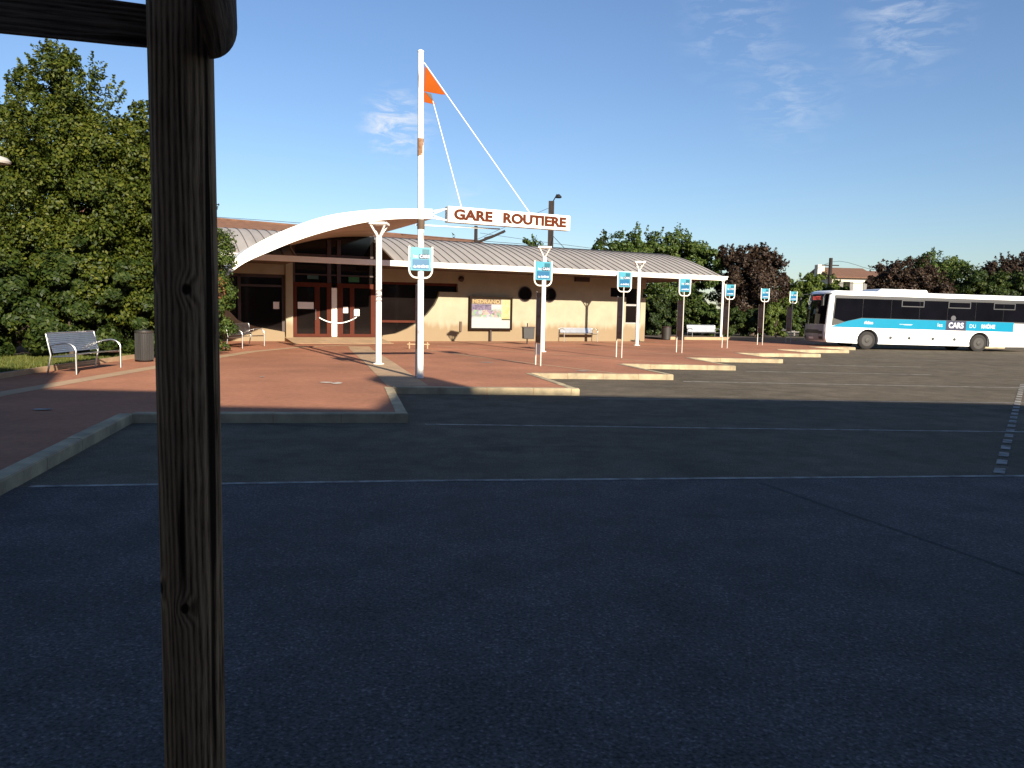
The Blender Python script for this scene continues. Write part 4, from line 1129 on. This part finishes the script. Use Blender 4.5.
# ------------------------------------------------------------------ the coach
bus = empty('bus', (16.72, 41.25, 0.04), R(5))
bus.rotation_euler = (0, R(0.5), R(5))
tag(bus, 'white coach with a cyan side stripe lettered CARS, parked at the last bay', 'bus')
BL, BW, BT_ = 12.3, 2.50, 3.10
BULGE = 0.20
def bulge(y): return BULGE * (1 - ((y - BW / 2) / (BW / 2)) ** 2)
def arch(cx, r=0.60, z0=0.30, n=12):
    out = []
    a0 = math.asin((z0 - 0.48) / r) if abs(z0 - 0.48) < r else 0
    for i in range(n + 1):
        a = (math.pi - a0) + (2 * a0 - math.pi) * i / n
        out.append((cx + r * math.cos(a), 0.48 + r * math.sin(a)))
    return out
WX = (2.35, 8.72)
prof = [(0.08, 0.34)] + arch(WX[0]) + arch(WX[1]) + [(11.6, 0.34), (12.25, 0.60), (12.3, 1.2), (12.23, 2.80), (12.05, 3.02), (11.7, BT_), (0.45, BT_), (0.25, 3.03), (0.16, 2.92), (0.06, 1.95), (0.0, 1.15), (-0.02, 0.62), (0.02, 0.42)]
bm = bmesh.new()
vf = [bm.verts.new((x, 0, z)) for x, z in prof]
face = bm.faces.new(vf)
ex = bmesh.ops.extrude_face_region(bm, geom=[face])
bmesh.ops.translate(bm, vec=(0, BW, 0), verts=[v for v in ex['geom'] if isinstance(v, bmesh.types.BMVert)])
bmesh.ops.recalc_face_normals(bm, faces=bm.faces)
ed = [e for e in bm.edges if abs(e.verts[0].co.y - e.verts[1].co.y) < 1e-6 and all(v.co.z > 1.0 for v in e.verts) and all(v.co.z > 1.12 or v.co.x < 0.5 or v.co.x > 11 for v in e.verts)]
bmesh.ops.bevel(bm, geom=ed, offset=0.13, segments=5, affect='EDGES', profile=0.5)
for i in range(1, 10):
    g_all = bm.verts[:] + bm.edges[:] + bm.faces[:]
    bmesh.ops.bisect_plane(bm, geom=g_all, plane_co=(0, BW * i / 10, 0), plane_no=(0, 1, 0))
for v in bm.verts:
    if v.co.x < 0.9 and v.co.z > 0.3: v.co.x -= bulge(v.co.y) * (1 if v.co.x < 0.5 else (0.9 - v.co.x) / 0.4)
me = bpy.data.meshes.new('body'); bm.to_mesh(me); bm.free()
me.materials.append(M['buswhite'])
body = bpy.data.objects.new('body', me); COL.objects.link(body); body.parent = bus
for p in me.polygons: p.use_smooth = True
me.set_sharp_from_angle(angle=R(35))
b = MB(); b.box(0.35, 12.0, 0.25, BW - 0.25, 0.32, 0.9); b.build('underbody', M['busdark'], bus)
# side glass band with single panes, cant rail, hopper vents
b = MB(); b.prism([(0.27, 1.22), (0.35, 2.72), (12.16, 2.72), (12.2, 1.60), (1.95, 1.60)], -0.008, 0.01, 'y'); gband = b.build('glass_band', M['busdark'], bus)
b = MB(); b.prism([(0.32, 2.722), (0.36, 2.86), (12.12, 2.86), (12.16, 2.722)], -0.007, 0.01, 'y'); b.build('cant_rail', M['cantrail'], bus)
xs = [0.42, 1.95, 3.55, 5.15, 6.75, 8.35, 9.95, 12.1]
for i in range(7):
    a, c = xs[i] + 0.006, xs[i + 1] - 0.006
    b = MB()
    if i == 0: b.prism([(a - 0.06, 1.62), (a, 2.69), (c, 2.69), (c, 1.69), (a + 0.55, 1.45)], -0.014, -0.0085, 'y')
    else: b.prism([(a, 1.68), (a, 2.69), (c, 2.69), (c, 1.68)], -0.014, -0.0085, 'y')
    b.build('side_window', M['busglass'], bus)
for x0, x1 in ((4.10, 5.38), (6.75, 8.03), (9.35, 10.60)):
    b = MB()
    b.box(x0, x1, -0.03, -0.0145, 2.64, 2.685); b.box(x0, x1, -0.03, -0.0145, 2.33, 2.375); b.box(x0, x0 + 0.045, -0.03, -0.0145, 2.376, 2.639); b.box(x1 - 0.045, x1, -0.03, -0.0145, 2.376, 2.639)
    b.build('hopper_vent', M['cantrail'], bus)
b = MB(); b.prism([(0.26, 1.16), (0.32, 1.205), (1.15, 1.49), (1.95, 1.655), (10.6, 1.655), (10.6, 1.14)], -0.019, -0.0145, 'y'); stripe = b.build('stripe', M['buscyan'], bus)
b = MB(); b.prism([(6.70, 1.142), (6.70, 1.654), (7.85, 1.654), (7.85, 1.142)], -0.024, -0.0195, 'y'); b.build('name_block', M['navy'], stripe)
text_mesh('lettering', 'CARS', 0.40, M['signwhite'], stripe, (7.275, -0.027, 1.40), (R(90), 0, 0), 0.002, 0.016, 0.88)
text_mesh('lettering', 'les', 0.30, M['signwhite'], stripe, (6.36, -0.022, 1.41), (R(90), 0, 0), 0.002, 0.0, 0.95)
text_mesh('lettering', 'DU', 0.28, M['signwhite'], stripe, (8.23, -0.022, 1.39), (R(90), 0, 0), 0.002, 0.0, 0.95)
text_mesh('lettering', 'RHÔNE', 0.27, M['signwhite'], stripe, (9.12, -0.022, 1.39), (R(90), 0, 0), 0.002, 0.012, 0.85)
text_mesh('lettering', 'rhône', 0.21, M['signwhite'], stripe, (2.32, -0.022, 1.43), (R(90), 0, 0), 0.002, 0.012, 0.95)
b = MB(); b.box(4.05, 4.8, -0.022, -0.0195, 1.385, 1.405); b.box(4.3, 4.75, -0.022, -0.0195, 1.355, 1.372); b.build('small_script', M['signwhite'], stripe)
b = MB(); b.lathe([(0.14, -0.016), (0.14, -0.018)], 16, (7.1, 0, 1.80), 'y'); b.build('window_emblem', mat('emblem_grey', (0.06, 0.06, 0.07)), bus)
for x in (3.62, 4.68, 6.02, 7.26):
    b = MB(); b.lathe([(0.085, 0.0), (0.085, -0.012), (0.05, -0.016)], 14, (x, 0, 0.66), 'y'); b.build('locker_latch', M['busdark'], bus, smooth=True)
b = MB()
for x in (3.05, 4.2, 5.3, 6.6, 7.85, 9.2, 10.6): b.box(x - 0.006, x + 0.006, -0.003, 0.01, 0.36, 1.13)
b.build('panel_joints', M['grey'], bus)
b = MB(); b.prism([(2.85, 3.05), (3.1, 3.27), (5.7, 3.27), (5.85, 3.05)], 0.35, BW - 0.35, 'y'); b.build('roof_unit', M['buswhite'], bus, bevel=0.04)
for x in WX:
    for ys, sgn in ((0.06, -1), (BW - 0.06, 1)):
        b = MB()
        y0 = ys; y1 = ys - sgn * 0.28
        pr = [(0.30, 0.0), (0.44, 0.0), (0.48, 0.03), (0.48, 0.25), (0.44, 0.28), (0.3, 0.28)]
        b.lathe([(r_, (y0 + (-sgn) * h_)) for r_, h_ in pr], 28, (x, 0, 0.48), 'y')
        wh = b.build('wheel', M['tyre'], bus, smooth=True)
        b = MB()
        b.lathe([(r_, (y0 + (-sgn) * h_)) for r_, h_ in [(0.31, -0.004), (0.30, 0.015), (0.24, 0.06), (0.13, 0.05), (0.12, -0.03), (0.05, -0.04)]], 24, (x, 0, 0.48), 'y')
        b.build('rim', M['rim'], wh, smooth=True)
# front: windscreen, destination display, grille, headlights, bumper, plate, mirrors
def front_x(z):
    P = [(0.42, 0.02), (0.62, -0.02), (1.15, 0.0), (1.95, 0.06), (2.92, 0.16)]
    for (z0, x0), (z1, x1) in zip(P, P[1:]):
        if z <= z1: return x0 + (x1 - x0) * (z - z0) / (z1 - z0)
    return 0.16
def front_panel(name, y0, y1, z0, z1, m, off, th=0.02, parent=None, seg=6):
    b = MB(); zs = [z0 + (z1 - z0) * i / seg for i in range(seg + 1)]
    ny = max(2, round((y1 - y0) / 0.22)); ys = [y0 + (y1 - y0) * j / ny for j in range(ny + 1)]
    vs_ = [(front_x(z) - off - bulge(y), y, z) for y in ys for z in zs] + [(front_x(z) - off + th - bulge(y), y, z) for y in ys for z in zs]
    W2 = seg + 1; O2 = W2 * (ny + 1)
    fs = []
    for j in range(ny):
        for i in range(seg):
            q = (j * W2 + i, j * W2 + i + 1, (j + 1) * W2 + i + 1, (j + 1) * W2 + i)
            fs += [q, tuple(O2 + k for k in reversed(q))]
    for i in range(seg):
        fs += [(i, O2 + i, O2 + i + 1, i + 1), (ny * W2 + i, ny * W2 + i + 1, O2 + ny * W2 + i + 1, O2 + ny * W2 + i)]
    for j in range(ny):
        fs += [(j * W2, (j + 1) * W2, O2 + (j + 1) * W2, O2 + j * W2), (j * W2 + seg, O2 + j * W2 + seg, O2 + (j + 1) * W2 + seg, (j + 1) * W2 + seg)]
    b.add(vs_, fs)
    return b.build(name, m, parent or bus)
ws = front_panel('windscreen', 0.13, BW - 0.13, 1.28, 2.90, M['busglass'], 0.012, 0.02)
front_panel('bumper', 0.16, BW - 0.16, 0.40, 1.26, M['busgrey'], 0.012, 0.02)
gr = front_panel('grille', 0.55, BW - 0.55, 0.78, 0.98, M['busdark'], 0.022, 0.009)
for y in (0.24, BW - 0.54):
    front_panel('headlight', y, y + 0.30, 0.76, 0.92, M['busdark'], 0.024, 0.011)
for y in (0.24, BW - 0.50):
    front_panel('fog_lamp', y, y + 0.26, 0.48, 0.62, M['busdark'], 0.024, 0.011)
front_panel('number_plate', BW / 2 - 0.26, BW / 2 + 0.26, 0.47, 0.58, M['paper'], 0.024, 0.011)
front_panel('display', 0.35, BW - 0.55, 2.55, 2.82, M['black'], 0.020, 0.007)
LEDM = M['led']; LEDM.node_tree.nodes['Principled BSDF'].inputs['Emission Color'].default_value = (1, 0.12, 0.08, 1); LEDM.node_tree.nodes['Principled BSDF'].inputs['Emission Strength'].default_value = 0.28
text_mesh('display_text', 'BLETTE', 0.27, LEDM, bus, (front_x(2.68) - 0.026 - BULGE, 1.12, 2.68), (R(90), R(0), R(-90)), 0.003, 0.004, 1.0)
b = MB(); b.tube([(0.20, 0.02, 2.92), (-0.20, -0.02, 2.90), (-0.30, -0.04, 2.70)], 0.025, 8); mr_ = b.build('mirror', M['busdark'], bus)
b = MB(); b.box(-0.36, -0.27, -0.12, 0.08, 2.26, 2.70); b.build('mirror_head', M['busdark'], mr_, bevel=0.02)
b = MB(); b.tube([(0.20, BW - 0.02, 2.92), (-0.20, BW + 0.06, 2.90), (-0.30, BW + 0.10, 2.70)], 0.025, 8); mr_ = b.build('mirror', M['busdark'], bus)
b = MB(); b.box(-0.36, -0.27, BW, BW + 0.2, 2.26, 2.70); b.build('mirror_head', M['busdark'], mr_, bevel=0.02)

# ------------------------------------------------------------------ behind the station: tiled shed, masts, wires, houses
sh = empty('tiled_shed', (-18.2, 49.0, 0), math.atan2(13.5, 17.7))
tag(sh, 'long brown tiled shed whose roof ridge shows above the station roof', 'building')
b = MB(); SL = 22.3
b.prism([(-0.5, 5.75), (3.2, 7.35), (6.9, 5.75), (6.9, 5.6), (3.2, 7.2), (-0.5, 5.6)], -8, SL - 0.4, 'x')
b.add([(SL - 0.4, -0.5, 5.75), (SL - 0.4, 6.9, 5.75), (SL - 0.4, 3.2, 7.35), (SL + 2.4, -0.5, 5.75), (SL + 2.4, 6.9, 5.75)], [(0, 2, 3), (2, 4, 3), (2, 1, 4), (0, 3, 4, 1)])
rf = b.build('roof', M['tile'], sh)
b = MB(); b.tube([(-8, 3.2, 7.37), (SL - 0.4, 3.2, 7.37)], 0.09, 8); b.build('ridge_tiles', M['tile'], rf)
b = MB(); b.box(-7.8, SL + 2.0, 0, 6.4, 0, 5.6); b.build('wall', M['plaster'], sh)

OG = "overhead line masts beyond the station"
def mast(px, ytop, Y, r, label, lamp=False, arm=None):
    p = at(px, ytop, Y)
    root = empty('overhead_mast', (p.x, Y, 0)); tag(root, label, 'utility pole', OG)
    b = MB()
    if r > 0.18:
        b.box(-r, r, -r * 0.5, r * 0.5, 0, p.z)
        for k in range(int(p.z / 0.5)):
            b.box(-r * 0.75, r * 0.75, -r * 0.52, -r * 0.5, k * 0.5, k * 0.5 + 0.28)
    else:
        b.tube([(0, 0, 0), (0, 0, p.z)], [r * 1.2, r], 10)
    b.build('pole', M['creosote'], root)
    return root, p.z
m1, zt = mast(551.5, 201, 60, 0.21, 'thick brown railway mast with a floodlight on top, behind the end of the big sign')
b = MB(); b.tube([(0, 0, zt - 0.2), (0.25, -0.05, zt + 0.2), (0.4, -0.1, zt + 0.5)], 0.04, 6); br = b.build('lamp_bracket', M['black'], m1)
b = MB(); b.lathe([(0.08, 0.22), (0.22, 0.08), (0.26, 0.0), (0.2, -0.06)], 12, (0.52, -0.1, zt + 0.28)); b.build('floodlight', M['black'], br, smooth=True)
b = MB(); b.tube([(0, 0, zt - 4.6), (-1.5, 0, zt - 4.2), (-2.9, 0, zt - 4.45)], 0.07, 6); b.tube([(0, 0, zt - 4.1), (-1.4, 0, zt - 4.2)], 0.05, 6); b.build('bracket_arm', M['creosote'], m1)
b = MB()
for k in range(6): b.lathe([(0.10, 0), (0.10, 0.05), (0.04, 0.1)], 10, (-2.75, 0, zt - 4.6 - 0.28 * k))
for k in range(4): b.lathe([(0.10, 0), (0.10, 0.05), (0.04, 0.1)], 10, (-1.45, 0, zt - 4.4 - 0.28 * k))
b.build('insulator', M['creosote'], m1)
m2, zt2 = mast(476, 226, 56, 0.12, 'thin grey brown railway mast with a slanted arm, left of the thick one')
b = MB(); b.tube([(0.1, 0, zt2 - 1.15), (1.15, 0, zt2 - 0.75), (2.1, 0, zt2 - 0.30)], 0.09, 6); b.tube([(0.6, 0, zt2 - 0.85), (2.0, 0, zt2 - 0.42)], 0.05, 6); b.build('bracket_arm', M['creosote'], m2)
m3, zt3 = mast(831, 258, 75, 0.17, 'dark wooden pole beside the white house, above the front of the bus')
m4, zt4 = mast(929, 252, 72, 0.18, 'dark wooden pole rising from the trees behind the middle of the bus')
for mm_, z_ in ((m3, zt3), (m4, zt4)):
    b = MB(); b.box(-0.8, 0.8, -0.06, 0.06, z_ - 0.75, z_ - 0.65); b.build('cross_arm', M['creosote'], mm_)
WG = "thin overhead wires behind the station"
def wire(pts, r, label):
    P = catmull([Vector(p) for p in pts], 6)
    b = MB(); b.tube(P, r, 5)
    tag(b.build('overhead_wire', M['black']), label, 'wire', WG)
wire([at(150, 213, 62), at(300, 223, 61), at(420, 236, 60), at(551, 246, 60)], 0.018, 'thin wire over the left roof, running to the thick railway mast')
wire([at(462, 246, 58), at(551, 207, 60)], 0.016, 'thin wire slanting up to the top of the thick railway mast')
wire([at(553, 236, 60), at(570, 254, 56)], 0.022, 'short stay wire sloping down right of the thick railway mast')
wire([at(480, 233, 58), at(551, 243, 60), at(700, 262, 62)], 0.014, 'thin wire crossing low behind the big sign')
wire([at(780, 296, 74), at(831, 262, 75), at(880, 270, 74), at(929, 255, 72)], 0.018, 'sagging wire between the two dark wooden poles')
wire([at(929, 254, 72), at(980, 268, 70), at(1040, 272, 70)], 0.018, 'sagging wire running right from the pole behind the bus')
wire([at(785, 285, 80), at(831, 284, 75), at(875, 283, 74)], 0.018, 'level wire passing in front of the white house')

hs_ = empty('house', (44.2, 108.0, 0), R(4)); tag(hs_, 'white house with red tiled roof seen above the front of the bus', 'house')
b = MB(); b.box(0, 9.6, 0, 8, 0, 7.1); b.build('wall', M['plaster'], hs_)
b = MB(); b.prism([(-0.5, 7.1), (-0.5, 7.25), (4, 8.75), (8.5, 7.25), (8.5, 7.1)], -0.5, 6.4, 'x'); b.prism([(-0.5, 7.1), (-0.5, 7.25), (4, 8.4), (8.5, 7.25), (8.5, 7.1)], 6.405, 10.1, 'x'); rf = b.build('roof', M['tile'], hs_)
b = MB(); b.box(-1.2, -0.2, 2, 3, 7.4, 9.0); b.build('chimney', M['plaster'], rf)
for x, z in ((1.6, 5.2), (5.0, 5.2), (7.9, 5.4)):
    b = MB(); b.box(x, x + 0.95, -0.06, 0.02, z, z + 1.4); wn_ = b.build('window', M['glass'], hs_)
    b = MB(); b.box(x - 0.5, x - 0.01, -0.08, -0.002, z, z + 1.4); b.box(x + 0.96, x + 1.45, -0.08, -0.002, z, z + 1.4); b.build('shutter', M['housegrey'], wn_)

# low fence behind the last stops
fn = empty('slat_fence', at(772, 333, 58.0).xy.to_3d() + Vector((0, 0, PZ))); tag(fn, 'low grey rail fence behind the last stop signs, left of the bus nose', 'fence')
b = MB()
for z in (0.35, 0.75, 1.15): b.box(0, 5.2, -0.03, 0.03, z, z + 0.12)
b.build('rails', M['housegrey'], fn)
for k in range(4):
    b = MB(); b.box(k * 1.7 - 0.05, k * 1.7 + 0.05, 0.031, 0.12, 0, 1.4); b.build('post', M['housegrey'], fn)

# street lamp at the left edge, only its head reaches into view
hp = at(3, 161, 15.5)
sl = empty('street_lamp', (hp.x - 1.5, 15.5, PZ)); tag(sl, 'pale street lamp whose head just reaches in at the left edge before the trees', 'street lamp')
b = MB(); b.tube([(0, 0, 0), (0, 0, hp.z - 0.2), (0.35, 0, hp.z - 0.02), (1.2, 0, hp.z - 0.02)], [0.07, 0.055, 0.05, 0.04], 10); b.build('pole', M['post'], sl, smooth=True)
b = MB(); b.lathe([(0.02, 0.10), (0.15, 0.06), (0.21, -0.01), (0.19, -0.05), (0.05, -0.07)], 18, (1.42, 0, hp.z - PZ)); b.build('lamp_head', M['post'], sl, smooth=True)

# ------------------------------------------------------------------ timber tree stakes close to the camera
tf = empty('timber_stake_frame', (-0.4245, 1.0, 0))
tag(tf, 'weathered round timber stake with two half-round rails, close in the left foreground', 'tree stake')
wm = wood_mat('weathered_stake_wood', 2, [(0.0165, -0.034, 1.757, 0.0056, 8), (-0.0300, -0.024, 1.778, 0.0066, 6), (0.0075, -0.037, 1.347, 0.0056, 8), (-0.0300, -0.024, 1.368, 0.0066, 6), (0.004, -0.035, 0.9, 0.006, 8)], (0.085, 0.042, 0.020), (0.44, 0.25, 0.13))
wr = wood_mat('weathered_rail_wood', 0, [], (0.05, 0.029, 0.018), (0.20, 0.125, 0.08))
def stake(x, y):
    b = MB(); rnd = random.Random(int(x * 100) + 5)
    n = 40; zs = [-0.3 + 2.5 * i / 60 for i in range(61)]
    vs_, fs = [], []
    ph = [rnd.uniform(0, 6.28) for _ in range(6)]
    for z in zs:
        for j in range(n):
            a = 2 * math.pi * j / n
            r = 0.0387 + 0.0006 * math.sin(3 * a + ph[0] + z * 1.3) + 0.0005 * math.sin(7 * a + ph[1] + z * 2.1) + 0.0004 * math.sin(5 * z + ph[2] + a)
            vs_.append((x + r * math.cos(a) + 0.002 * math.sin(1.5 * z + ph[3]), y + r * math.sin(a), z))
    for i in range(60):
        for j in range(n):
            fs.append((i * n + j, i * n + (j + 1) % n, (i + 1) * n + (j + 1) % n, (i + 1) * n + j))
    fs += [tuple(range(n - 1, -1, -1)), tuple(60 * n + j for j in range(n))]
    b.add(vs_, fs)
    return b.build('stake', wm, tf, smooth=True)
stake(0, 0)
def half_rail(p, d, ln, w2, hz, flip=1):
    """half-round rail: flat face against the stake, round face outwards; local x along the rail"""
    sec = []
    for i in range(17):
        a = -math.pi / 2 + math.pi * i / 16
        sec.append((flip * hz * math.cos(a), w2 * math.sin(a)))
    b = MB(); k = 14; n = len(sec)
    vs_ = []
    for i in range(k + 1):
        t = i / k
        e = 1.0
        if t == 0 or t == 1: e = 0.93
        x = ln * t
        if t == 0: x += 0.0
        for (yy, zz) in sec: vs_.append((x, yy * e + 0.0015 * math.sin(9 * t), zz * e + 0.001 * math.sin(7 * t)))
    fs = [(i * n + j, i * n + (j + 1) % n, (i + 1) * n + (j + 1) % n, (i + 1) * n + j) for i in range(k) for j in range(n)]
    fs += [tuple(range(n - 1, -1, -1)), tuple(k * n + j for j in range(n))]
    b.add(vs_, fs)
    o = b.build('rail', wr, tf, smooth=True)
    o.location = p; o.rotation_euler = (0, 0, math.atan2(d[1], d[0]))
    return o
half_rail((0.0, 0.042, 2.0945), (-0.956, -0.25), 1.3, 0.0265, 0.040, -1)
half_rail((0.0405, -0.01, 2.084), (0.29, -0.956), 1.3, 0.044, 0.036, 1)
stake(-1.24, -0.30)

# ------------------------------------------------------------------ unseen houses added behind the viewer to throw the long shade
row = empty('shade_row', (0, -8, 0)); tag(row, 'unseen plain row of houses added behind the viewpoint to shade the near forecourt', 'building')
b = MB()
b.box(9.6, 22.3, -10, 0, 0, 10.55)  # roof heights stepped to shape the far edge of the shade
b.box(5.0, 9.598, -10, 0, 0, 9.0)
b.box(2.5, 4.998, -10, 0, 0, 9.85)
b.box(-26, 2.498, -10, 0, 0, 11.3)
b.prism([(22.302, 0), (22.302, 10.5), (25, 9.6), (34, 9.2), (34, 0)], -10, 0, 'y')
b.box(34.002, 62, -10, 0, 0, 8.9); b.box(62.002, 100, -10, 0, 0, 9.4)  # unseen extension, added to keep bright low sky out of the bus windows
b.build('wall', mat('grey_brown_render', (0.16, 0.13, 0.10), rough=0.9), row)  # tone kept dark so the unseen walls bounce little light
for i in range(12):
    for zf in (1.2, 4.2, 7.0):
        b = MB(); x = -20 + i * 4.4
        if zf > 6 and 1.5 < x < 9.8: continue
        b.box(x, x + 1.1, 0.002, 0.05, zf, zf + 1.5); b.build('window', M['glass'], row)
b = MB(); b.box(10.1, 11.4, -1.6, -0.6, 10.5, 11.9); b.build('chimney', M['tile'], row)
